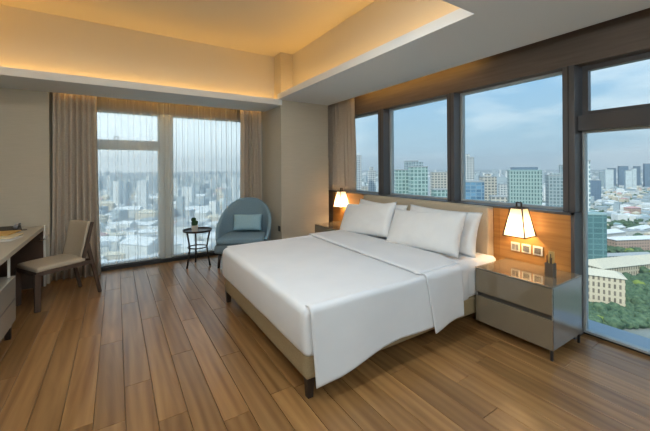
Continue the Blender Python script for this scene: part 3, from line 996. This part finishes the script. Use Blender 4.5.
# ------------------------------------------------------------------ desk
DX, DY1, DZ = -0.788, 5.57, 0.78
dk = thing('desk', (-1.1, 4.2, 0), 'long desk with a pale beige top against the wall', 'desk')
MB().box(XL + 0.01, 2.6, DZ - 0.045, DX, DY1, DZ).build('desk_top', 'desk_top', dk, bevel=0.003)
MB().box(XL + 0.01, DY1 - 0.04, 0, DX - 0.008, DY1, DZ - 0.045).build('end_panel', 'desk_brown', dk)
MB().box(DX - 0.008, DY1 - 0.045, 0, DX + 0.012, DY1, DZ + 0.004).build('edge_strip', 'desk_cream', dk)
MB().box(XL + 0.01, 2.6, 0.0, XL + 0.03, DY1 - 0.04, DZ - 0.045).build('back_panel', 'desk_brown', dk)
MB().box(XL + 0.03, 4.05, 0.30, XL + 0.34, DY1 - 0.04, 0.32).build('shelf', 'desk_brown', dk)
ped = MB().box(XL + 0.03, 3.2, 0.15, DX + 0.015, 4.02, 0.55).build('pedestal', 'desk_pedestal', dk, bevel=0.003)
MB().box(DX + 0.0155, 3.2, 0.345, DX + 0.017, 4.02, 0.355).build('groove', 'groove', ped)
for y in (3.24, 3.98):
    MB().box(DX - 0.05, y - 0.02, 0, DX - 0.01, y + 0.02, 0.15).build('leg', 'espresso', dk)
    MB().box(DX - 0.03, y - 0.008, 0.55, DX - 0.014, y + 0.008, DZ - 0.045).build('post', 'desk_cream', dk)
hk = MB().tube([(DX - 0.045, DY1 - 0.04, 0.62), (DX - 0.045, DY1 - 0.075, 0.605), (DX - 0.02, DY1 - 0.085, 0.60), (DX + 0.02, DY1 - 0.07, 0.63), (DX + 0.05, DY1 - 0.05, 0.665)], 0.007, 8)
hk.build('hook', 'chrome', dk, smooth=True)

tag(MB().hexa([(-1.28, 4.62, DZ), (-0.91, 4.55, DZ), (-0.86, 4.80, DZ), (-1.23, 4.88, DZ)], [(-1.28, 4.62, DZ + .006), (-0.91, 4.55, DZ + .006), (-0.86, 4.80, DZ + .006), (-1.23, 4.88, DZ + .006)]).build('document', 'paper'), 'white sheet lying under the orange folder on the desk', 'paper')
tag(MB().hexa([(-1.30, 4.74, DZ + .007), (-0.93, 4.66, DZ + .007), (-0.88, 4.94, DZ + .007), (-1.25, 5.02, DZ + .007)], [(-1.30, 4.74, DZ + .022), (-0.93, 4.66, DZ + .022), (-0.88, 4.94, DZ + .022), (-1.25, 5.02, DZ + .022)]).build('folder', 'envelope_pale', bevel=0.003), 'pale orange folder lying on the desk', 'folder')
tag(MB().hexa([(-1.30, 4.86, DZ + .023), (-0.98, 4.80, DZ + .023), (-0.93, 5.10, DZ + .023), (-1.25, 5.16, DZ + .023)], [(-1.30, 4.86, DZ + .034), (-0.98, 4.80, DZ + .034), (-0.93, 5.10, DZ + .034), (-1.25, 5.16, DZ + .034)]).build('folder', 'envelope', bevel=0.003), 'darker amber folder on top of the pale one', 'folder')
PX = 0.13
ph = thing('telephone', (-1.2 + PX, 5.28, DZ), 'black and grey desk telephone beside the wall', 'telephone')
MB().hexa([(-1.34 + PX, 5.18, DZ), (-1.10 + PX, 5.18, DZ), (-1.10 + PX, 5.36, DZ), (-1.34 + PX, 5.36, DZ)], [(-1.33 + PX, 5.20, DZ + .03), (-1.11 + PX, 5.20, DZ + .03), (-1.11 + PX, 5.36, DZ + .055), (-1.33 + PX, 5.36, DZ + .055)]).build('phone_body', 'black_plastic', ph, bevel=0.004)
MB().tube([(-1.13 + PX, 5.19, DZ + .055), (-1.13 + PX, 5.22, DZ + .068), (-1.13 + PX, 5.32, DZ + .08), (-1.13 + PX, 5.36, DZ + .07)], [0.022, 0.017, 0.017, 0.022], 10).build('handset', 'grey_plastic', ph, smooth=True)
tag(MB().tube([(-1.04, 5.30, DZ + 0.005), (-0.91, 5.28, DZ + 0.005)], [0.005, 0.004], 8).build('pen', 'black_plastic'), 'black pen lying on the desk near the wall', 'pen')

# ------------------------------------------------------------------ desk chair
ch = thing('desk_chair', (0, 0, 0), 'dark wood desk chair with beige padded seat and back', 'chair')
for s in (-1, 1):
    x = s * 0.205
    MB().bar((x, -0.285, 0), (x, -0.285, 0.40), 0.036, 0.05, up=(0, 1, 0), w2=0.040, d2=0.055).build('leg', 'chair_wood', ch, bevel=0.004)
    MB().bar((x, 0.345, 0), (x, 0.205, 0.63), 0.030, 0.034, up=(0, 1, 0), w2=0.030, d2=0.040).build('leg', 'chair_wood', ch, bevel=0.004)
    MB().bar((x, 0.15, 0.40), (x, 0.262, 0.875), 0.030, 0.040, up=(0, 1, 0), w2=0.028, d2=0.028).build('back_post', 'chair_wood', ch, bevel=0.004)
    MB().bar((x, -0.30, 0.40), (x, 0.26, 0.40), 0.034, 0.045).build('side_rail', 'chair_wood', ch, bevel=0.004)
MB().bar((-0.2, -0.285, 0.40), (0.2, -0.285, 0.40), 0.034, 0.045).build('front_rail', 'chair_wood', ch, bevel=0.004)
MB().bar((-0.2, 0.27, 0.395), (0.2, 0.27, 0.395), 0.03, 0.04).build('rear_rail', 'chair_wood', ch, bevel=0.004)


def seat_fn(p):
    return p + Vector((0, 0, -0.012 * math.exp(-((p.y + 0.33) / 0.10) ** 2) + 0.008 * math.cos(p.x * 6) * (1 if p.z > 0.44 else 0)))


MB().rbox((0, -0.055, 0.445), (0.445, 0.48, 0.055), 0.022, 8, seat_fn).build('seat', 'chair_beige', ch, smooth=True)


def back_fn(p):
    # upright slab sheared backwards and curved
    k = (p.z - 0.44) / 0.43
    return Vector((p.x, p.y + 0.085 * k + 0.03 * (p.x / 0.2) ** 2 * -1 + 0.02, p.z))


MB().rbox((0, 0.155, 0.66), (0.385, 0.045, 0.44), 0.02, 8, back_fn).build('backrest', 'chair_beige', ch, smooth=True)
ch.location = (-0.576, 4.886, 0)
ch.rotation_euler = (0, 0, math.radians(-58))

# ================================================================== CITY OUTSIDE
GZ = -95.0
FWD = Vector((math.sin(YAW), math.cos(YAW), 0))
RGT = Vector((math.cos(YAW), -math.sin(YAW), 0))


def gpos(u, d):
    """ground point in picture column u at distance d along the view axis"""
    p = FWD * d + RGT * ((u - 325) / FPX * d)
    return Vector((p.x, p.y, GZ))


def topz(y, d, u=325):
    return CH + (HY - y - ROLL * (u - 325)) / FPX * d


noise_mat('city_ground', (0.10, 0.15, 0.11), (0.30, 0.31, 0.30), scale=(0.012, 0.012, 0.012), detail=8, rough=0.95, lo=0.38, hi=0.62, coord='Object', spec=0.1)
facade_mat('tower_teal', (0.34, 0.44, 0.42), (0.055, 0.115, 0.115), 4.6, 3.2, 1.5, win2=(0.10, 0.19, 0.185))
facade_mat('tower_teal_dark', (0.13, 0.24, 0.25), (0.06, 0.14, 0.15), 5.0, 8.0, 1.2, win2=(0.08, 0.18, 0.19))
facade_mat('tower_green', (0.40, 0.51, 0.48), (0.08, 0.15, 0.145), 5.0, 5.0, 1.5, win2=(0.17, 0.29, 0.27))
facade_mat('tower_white', (0.60, 0.60, 0.58), (0.12, 0.15, 0.17), 4.4, 5.0, 1.7)
facade_mat('tower_beige', (0.54, 0.50, 0.43), (0.13, 0.14, 0.14), 4.4, 5.0, 1.8)
facade_mat('tower_blue', (0.22, 0.32, 0.40), (0.05, 0.12, 0.20), 4.0, 6.0, 1.0, win2=(0.16, 0.32, 0.47))
facade_mat('tower_grey', (0.36, 0.42, 0.44), (0.11, 0.16, 0.18), 4.4, 4.0, 1.4)
facade_mat('tower_stripe', (0.66, 0.70, 0.70), (0.16, 0.24, 0.27), 5.2, 40.0, 2.3)
facade_mat('tower_slate', (0.13, 0.19, 0.26), (0.08, 0.13, 0.19), 5.0, 6.0, 1.6, win2=(0.10, 0.16, 0.22))
facade_mat('tower_pale', (0.52, 0.57, 0.58), (0.38, 0.45, 0.48), 6.0, 7.0, 2.4)
facade_mat('wall_cream', (0.62, 0.53, 0.39), (0.16, 0.13, 0.10), 4.6, 2.8, 1.7)
facade_mat('wall_whitewash', (0.62, 0.62, 0.59), (0.22, 0.24, 0.25), 3.4, 3.6, 2.0)
facade_mat('wall_brick', (0.48, 0.34, 0.27), (0.18, 0.14, 0.12), 3.4, 3.4, 1.8)
pmat('roof_white', (0.68, 0.69, 0.68), 0.7)
pmat('roof_cream', (0.60, 0.54, 0.42), 0.8)
pmat('roof_grey', (0.36, 0.38, 0.39), 0.8)
pmat('roof_teal', (0.28, 0.40, 0.40), 0.7)
pmat('roof_rose', (0.52, 0.30, 0.28), 0.8)
noise_mat('tree_green', (0.035, 0.075, 0.045), (0.13, 0.19, 0.105), scale=(1.6, 1.6, 1.6), detail=4, rough=0.9, spec=0.1, coord='Object')
noise_mat('tree_lime', (0.16, 0.22, 0.05), (0.24, 0.30, 0.08), scale=(0.5, 0.5, 0.5), detail=4, rough=0.9, spec=0.1, coord='Object')

gr = MB().add([(-3000, -3000, GZ), (14000, -3000, GZ), (14000, 14000, GZ), (-3000, 14000, GZ)], [(0, 1, 2, 3)]).build('city_ground', 'city_ground', base=(0, 0, GZ))
tag(gr, 'green and grey city ground far below the windows', None, kind='structure')


TW = []


def tower(u0, u1, ytop, d, mat, label, rot=0.3, crown=None, roof='roof_grey', depth=None, group='city towers'):
    off_ax = math.atan(((u0 + u1) / 2 - 325) / FPX)
    w = (u1 - u0) / FPX * d * math.cos(off_ax)
    dp = depth or w * 0.7
    c = gpos((u0 + u1) / 2, d)
    z1 = topz(ytop, d, (u0 + u1) / 2)
    # apparent width of a turned box is w cos + depth sin
    k = math.cos(rot) + (dp / w) * math.sin(abs(rot))
    W, D = w / k, dp / k
    TW.append((c.x, c.y, w * 1.2))
    r = thing('tower_block', c, label, 'tower', group, rz=-YAW - off_ax + rot)
    h = z1 - GZ
    m_ = MB()
    m_.box(-W / 2, -D / 2, 0, W / 2, D / 2, h)
    off = Vector(r.location)
    m_.v = [tuple(Vector(p) + off) for p in m_.v]
    m_.build('body', mat, r)
    if crown:
        fr, ch_, cm_ = crown
        q = MB().box(-W / 2 * fr, -D / 2 * fr, h, W / 2 * fr, D / 2 * fr, h + ch_)
        q.v = [tuple(Vector(p) + off) for p in q.v]
        q.build('crown', cm_, r)
    q = MB().box(-W / 2 - .4, -D / 2 - .4, h - 1.0, W / 2 + .4, D / 2 + .4, h + 0.4)
    q.v = [tuple(Vector(p) + off) for p in q.v]
    q.build('roof_edge', roof, r)
    return r


tower(353, 361.5, 155.5, 640, 'tower_white', 'slim white tower beside the drape, tallest behind the narrow window pane', 0.35, (0.6, 5, 'roof_white'))
tower(367.5, 375.5, 171, 700, 'tower_white', 'white stepped tower between the drape and the first window post', 0.4, (0.55, 9, 'tower_white'))
tower(361, 368, 186, 620, 'tower_beige', 'low beige block beside the white stepped tower', 0.3)
tower(374, 384, 181, 800, 'tower_pale', 'pale block partly behind the first window post', 0.3)
tower(394, 411, 169.5, 470, 'tower_green', 'shorter half of the pale green twin-topped tower', 0.25, None)
tower(408, 427.5, 166.5, 440, 'tower_green', 'taller half of the pale green twin-topped tower', 0.3, (0.55, 6, 'tower_grey'))
tower(404, 418, 161, 520, 'tower_grey', 'grey rooftop tower rising behind the pale green twin-topped tower', 0.3)
tower(430, 449, 172, 560, 'tower_beige', 'beige-grey ribbed tower beside the second window post', 0.2, None)
tower(431, 447, 189, 420, 'tower_green', 'low pale green block in front of the ribbed tower', 0.3)
tower(458, 474, 157.5, 600, 'tower_white', 'tall grey-white tower with a notched top beside the second window post', 0.3, (0.5, 6, 'tower_white'))
tower(460, 484, 181, 380, 'tower_blue', 'deep blue glass block in front of the notched tower', 0.35)
tower(479, 496.5, 176.5, 500, 'tower_beige', 'beige apartment tower beside the blue glass block', 0.35, (0.4, 4, 'tower_beige'))
tower(489, 507, 196, 400, 'tower_beige', 'low beige block with a colonnaded front', 0.2)
tower(498, 507, 184, 620, 'tower_white', 'narrow white block next to the large teal office tower', 0.3)
tower(506.5, 541, 170, 420, 'tower_teal', 'large teal glass office tower with a dark recessed crown', 0.14, (0.8, 3.6, 'tower_slate'), roof='roof_teal')
tower(545, 566, 175, 430, 'tower_grey', 'grey gridded tower behind the bedside lamp', 0.3, (0.6, 2.5, 'tower_grey'))
tower(559, 567, 165, 560, 'tower_grey', 'slim grey tower beside the third window post', 0.3)
tower(568, 590, 160.5, 370, 'tower_stripe', 'white banded tower beside the edge of the floor-to-ceiling window', 0.3, (0.7, 2, 'roof_white'))
tower(572, 606, 213, 310, 'tower_teal_dark', 'near teal glass tower rising from the trees', 0.5, None, roof='roof_teal')
tower(588, 601, 180, 900, 'tower_slate', 'low slate block at the foot of the far skyline', 0.3)
for i, (a, b, y, d, mt) in enumerate(((599, 606, 171.5, 1500, 'tower_grey'), (604, 613.5, 169.5, 1380, 'tower_pale'), (607, 616, 168, 1560, 'tower_slate'), (617.5, 628.5, 166, 1500, 'tower_slate'),
                                      (624.5, 632, 170.5, 1340, 'tower_pale'), (631.5, 636.5, 168.5, 1340, 'tower_pale'), (633, 640.5, 166.0, 1500, 'tower_slate'), (643, 654, 163.5, 1450, 'tower_slate'), (656, 668, 168, 1500, 'tower_pale'))):
    tower(a, b, y, d, mt, ['grey-blue tower at the end of the far skyline cluster', 'pale slab tower in front of the far skyline cluster', 'slate tower behind the pale slab in the far skyline', 'widest dark slate slab of the far skyline',
                           'pale slab beside the widest slate slab of the far skyline', 'thin pale tower between the slate slabs of the far skyline', 'slate slab behind the thin pale far tower', 'tallest slate slab of the far skyline', 'pale far tower beyond the tallest slate slab'][i],
          0.25, None, group='far skyline towers')


# low houses ---------------------------------------------------------------
def house_proto(wall, roof, kind, label):
    r = thing('low_house', (0, 0, GZ), label, 'house', 'low houses of the city')
    off = Vector((0, 0, GZ))
    b = MB().box(-0.5, -0.35, 0, 0.5, 0.35, 1.0)
    b.v = [tuple(Vector(p) + off) for p in b.v]
    b.build('body', wall, r)
    t = MB()
    if kind == 'gable':
        t.add([(-.53, -.38, 1), (.53, -.38, 1), (.53, .38, 1), (-.53, .38, 1), (-.53, 0, 1.3), (.53, 0, 1.3)], [(0, 1, 5, 4), (2, 3, 4, 5), (0, 4, 3), (1, 2, 5), (3, 2, 1, 0)])
    elif kind == 'hip':
        t.add([(-.53, -.38, 1), (.53, -.38, 1), (.53, .38, 1), (-.53, .38, 1), (-.25, 0, 1.28), (.25, 0, 1.28)], [(0, 1, 5, 4), (2, 3, 4, 5), (0, 4, 3), (1, 2, 5), (3, 2, 1, 0)])
    else:
        t.box(-.52, -.37, 1.0, .52, .37, 1.06).box(-.2, -.15, 1.06, .05, .1, 1.22)
    t.v = [tuple(Vector(p) + off) for p in t.v]
    t.build('roof', roof, r)
    return r


# coordinates are scaled per copy, so facades use object space of the unit house
facade_mat('unit_white', (0.62, 0.63, 0.61), (0.26, 0.29, 0.30), 0.34, 0.14, 0.16)
facade_mat('unit_cream', (0.62, 0.54, 0.42), (0.24, 0.20, 0.16), 0.34, 0.14, 0.16)
facade_mat('unit_grey', (0.42, 0.47, 0.49), (0.22, 0.27, 0.29), 0.34, 0.14, 0.16)
kinds = [('unit_white', 'roof_white', 'gable', 'white low house with a pale metal gable roof among the trees below'),
         ('unit_cream', 'roof_cream', 'hip', 'cream low house with a hipped sand roof in the city below'),
         ('unit_white', 'roof_grey', 'flat', 'white low block with a flat grey roof in the city below'),
         ('unit_grey', 'roof_teal', 'gable', 'grey low house with a teal gable roof in the city below'),
         ('unit_cream', 'roof_rose', 'hip', 'cream low house with a rose tiled roof in the city below')]
protos = [house_proto(*k) for k in kinds]
used = [False] * len(protos)
rh = random.Random(11)
spots = list(TW)


def place_house(u, d, w, h, ki, rot):
    p = gpos(u, d)
    if not used[ki]:
        o = protos[ki]; used[ki] = True
    else:
        o = copy_tree(protos[ki])
    o.location = p
    o.scale = (w, w, h)
    o.rotation_euler = (0, 0, -YAW + rot)
    spots.append((p.x, p.y, w))


def clear(p, w):
    return all((p.x - a) ** 2 + (p.y - b) ** 2 > (0.45 * (w + c)) ** 2 for a, b, c in spots)


blocked = [(gpos((a + b) / 2, d), (b - a) / FPX * d) for a, b, d in ((572, 606, 310), (568, 590, 370))]
for p, w in blocked:
    spots.append((p.x, p.y, w * 1.3))
# near cream halls and long roofs seen through the tall window
near = [('cream hall with a long pitched roof beyond the courtyard trees', 612, 300, 58, 24, 9, 'wall_cream', 'roof_cream', 0.25),
        ('second cream hall with a pitched roof beside the first one', 652, 312, 46, 22, 9, 'wall_cream', 'roof_cream', 0.25),
        ('cream apartment house with rows of dark windows nearest the ledge', 590, 232, 34, 15, 22, 'wall_cream', 'roof_cream', -0.55),
        ('long white-roofed building behind the teal glass tower', 606, 415, 44, 16, 14, 'wall_whitewash', 'roof_white', 0.3),
        ('long brick-coloured building with a white roof', 632, 382, 58, 14, 13, 'wall_brick', 'roof_white', 0.12),
        ('small cream house beside the teal glass tower base', 589, 345, 16, 11, 10, 'wall_brick', 'roof_cream', 0.2),
        ('white row of shops with dark openings along the street', 622, 338, 62, 9, 6, 'wall_whitewash', 'roof_grey', 0.1),
        ('rose-coloured building between the trees', 632, 640, 22, 15, 16, 'wall_brick', 'roof_rose', 0.2),
        ('long low white roof stepping up between the trees', 640, 470, 46, 14, 9, 'wall_whitewash', 'roof_white', 0.5)]
for lb, u, d, w, dp, h, wm, rm, rot in near:
    c = gpos(u, d)
    r = thing('city_building', c, lb, 'building', 'buildings near the trees', rz=-YAW + rot)
    b = MB().box(-w / 2, -dp / 2, 0, w / 2, dp / 2, h)
    b.v = [tuple(Vector(p) + c) for p in b.v]; b.build('body', wm, r)
    t = MB().add([(-w / 2 - 1, -dp / 2 - 1, h), (w / 2 + 1, -dp / 2 - 1, h), (w / 2 + 1, dp / 2 + 1, h), (-w / 2 - 1, dp / 2 + 1, h), (-w / 2 + dp * .3, 0, h + dp * .2), (w / 2 - dp * .3, 0, h + dp * .2)],
                 [(0, 1, 5, 4), (2, 3, 4, 5), (0, 4, 3), (1, 2, 5), (3, 2, 1, 0)])
    t.v = [tuple(Vector(p) + c) for p in t.v]; t.build('roof', rm, r)
    spots.append((c.x, c.y, w * 0.75))
n_h = 0
tries = 0
while n_h < 170 and tries < 9000:
    tries += 1
    t = rh.random()
    d = 380 * (1500 / 380) ** (t ** 0.8)
    u = rh.uniform(578, 668)
    w = rh.uniform(9, 19)
    if clear(gpos(u, d), w):
        place_house(u, d, w, rh.uniform(4, 9) if d < 700 else rh.uniform(5, 13), rh.choices(range(5), (5, 3, 5, 2, 1))[0], rh.choice((0.2, 1.75, 0.35)) + rh.uniform(-.15, .15))
        n_h += 1
tries = 0
while n_h < 285 and tries < 9000:
    tries += 1
    t = rh.random()
    d = 330 * (1500 / 330) ** t
    u = rh.uniform(88, 248)
    w = rh.uniform(18, 40)
    if clear(gpos(u, d), w):
        place_house(u, d, w, rh.uniform(8, 22), rh.choices(range(5), (6, 3, 6, 2, 1))[0], rh.uniform(-.5, .5))
        n_h += 1

# distant sprawl, too many and too small to count
sp = {'sprawl_pale': [], 'sprawl_grey': []}
pmat('sprawl_pale', (0.68, 0.69, 0.68), 0.9)
pmat('sprawl_grey', (0.33, 0.39, 0.42), 0.9)
for name in sp:
    b = MB()
    for _ in range(2300):
        d = 560 * (6500 / 560) ** (rh.random() ** 0.85)
        u = rh.uniform(60, 690)
        p = gpos(u, d)
        if d < 1800 and not clear(p, 16):
            continue
        s, h = rh.uniform(8, 22) * (1 + d / 6000), rh.uniform(4, 12) + (rh.random() ** 9) * (70 if u < 570 else 12)
        a = rh.uniform(0, 1.5)
        ca_, sa_ = math.cos(a) * s / 2, math.sin(a) * s / 2
        q = [(p.x + ca_ - sa_, p.y + sa_ + ca_), (p.x - ca_ - sa_, p.y - sa_ + ca_), (p.x - ca_ + sa_, p.y - sa_ - ca_), (p.x + ca_ + sa_, p.y + sa_ - ca_)]
        b.add([(x, y, GZ) for x, y in q] + [(x, y, GZ + h) for x, y in q], [(4, 5, 6, 7), (0, 1, 5, 4), (1, 2, 6, 5), (2, 3, 7, 6), (3, 0, 4, 7)])
    if 'pale' in name:
        for _ in range(700):
            d = 250 * (900 / 250) ** rh.random()
            p = gpos(rh.uniform(70, 262), d)
            if not clear(p, 14):
                continue
            s, h, a = rh.uniform(8, 20), rh.uniform(4, 12), rh.uniform(0, 1.5)
            ca_, sa_ = math.cos(a) * s / 2, math.sin(a) * s / 2
            q = [(p.x + ca_ - sa_, p.y + sa_ + ca_), (p.x - ca_ - sa_, p.y - sa_ + ca_), (p.x - ca_ + sa_, p.y - sa_ - ca_), (p.x + ca_ + sa_, p.y + sa_ - ca_)]
            b.add([(x, y, GZ) for x, y in q] + [(x, y, GZ + h) for x, y in q], [(4, 5, 6, 7), (0, 1, 5, 4), (1, 2, 6, 5), (2, 3, 7, 6), (3, 0, 4, 7)])
    o = b.build('distant_' + name.split('_')[1] + '_sprawl', name, base=(0, 0, GZ))
    tag(o, 'hazy %s rooftops sprawling to the horizon' % name.split('_')[1], 'rooftops', kind='stuff')

# trees
def blob(seed, sub=2):
    bm = bmesh.new()
    bmesh.ops.create_icosphere(bm, subdivisions=sub, radius=1)
    for v in bm.verts:
        v.co *= 1 + 0.35 * noise.noise(v.co * 1.7 + Vector((seed * 5, 0, 0)))
        v.co.z = v.co.z * 0.75 + 0.7
    me = bpy.data.meshes.new('tree'); bm.to_mesh(me); bm.free()
    for p in me.polygons:
        p.use_smooth = True
    return me


tm = []
for i in range(4):
    me = blob(i, 3); me.materials.append(MATS['tree_lime' if i == 3 else 'tree_green']); tm.append(me)
labs = ['dark green leafy tree among the buildings below the tall window', 'lime green leafy tree among the darker trees below']
n_t = 0
tries = 0
while n_t < 290 and tries < 30000:
    tries += 1
    d = 195 * (430 / 195) ** (rh.random() ** 1.3)
    u = rh.uniform(581, 668)
    r_ = rh.uniform(2.2, 4.6)
    p = gpos(u, d)
    if not clear(p, r_ * 0.9):
        continue
    k = 3 if rh.random() < 0.05 else rh.randrange(3)
    o = bpy.data.objects.new('tree', tm[k]); C.objects.link(o)
    o.location = p; o.scale = (r_, r_, r_ * rh.uniform(0.8, 1.3)); o.rotation_euler = (0, 0, rh.uniform(0, 6))
    tag(o, labs[1 if k == 3 else 0], 'tree', 'lime trees below the window' if k == 3 else 'green trees below the window')
    if rh.random() < 0.5:
        spots.append((p.x, p.y, r_ * 0.9))
    n_t += 1
b = MB()
ico = blob(9, 1)
iv = [v.co.copy() for v in ico.vertices]; ip = [tuple(p.vertices) for p in ico.polygons]
for _ in range(4200):
    d = 200 * (2600 / 200) ** rh.random()
    u = rh.choice((rh.uniform(60, 690), rh.uniform(578, 680), rh.uniform(578, 680)))
    if not clear(gpos(u, d), 4):
        continue
    if u < 575 and rh.random() < 0.6:
        continue
    p = gpos(u, d); r_ = rh.uniform(2.4, 5.0)
    b.add([p + v * r_ for v in iv], ip)
o = b.build('distant_trees', 'tree_green', smooth=True, base=(0, 0, GZ))
tag(o, 'distant green treetops scattered through the city', 'trees', kind='stuff')

# ------------------------------------------------------------------ haze over the city
hz = bpy.data.materials.new('haze'); hz.use_nodes = True; MATS['haze'] = hz
hz.node_tree.nodes.clear()
_o, _v = nd(hz, 'ShaderNodeOutputMaterial'), nd(hz, 'ShaderNodeVolumeScatter')
_v.inputs['Color'].default_value = (0.86, 0.93, 1.0, 1)
_v.inputs['Density'].default_value = 0.00015
_v.inputs['Anisotropy'].default_value = 0.3
lk(hz, _v.outputs[0], _o.inputs['Volume'])
o = MB().add([(4.3, -3000, GZ - 5), (9000, -3000, GZ - 5), (9000, 9000, GZ - 5), (-3000, 9000, GZ - 5), (-3000, 6.7, GZ - 5), (4.3, 6.7, GZ - 5)] +
             [(4.3, -3000, 260), (9000, -3000, 260), (9000, 9000, 260), (-3000, 9000, 260), (-3000, 6.7, 260), (4.3, 6.7, 260)],
             [(5, 4, 3, 2, 1, 0), (6, 7, 8, 9, 10, 11)] + [(i, (i + 1) % 6, (i + 1) % 6 + 6, i + 6) for i in range(6)]).build('city_haze', 'haze', base=(0, 0, GZ))
tag(o, 'thin blue haze lying over the city', 'haze', kind='stuff')
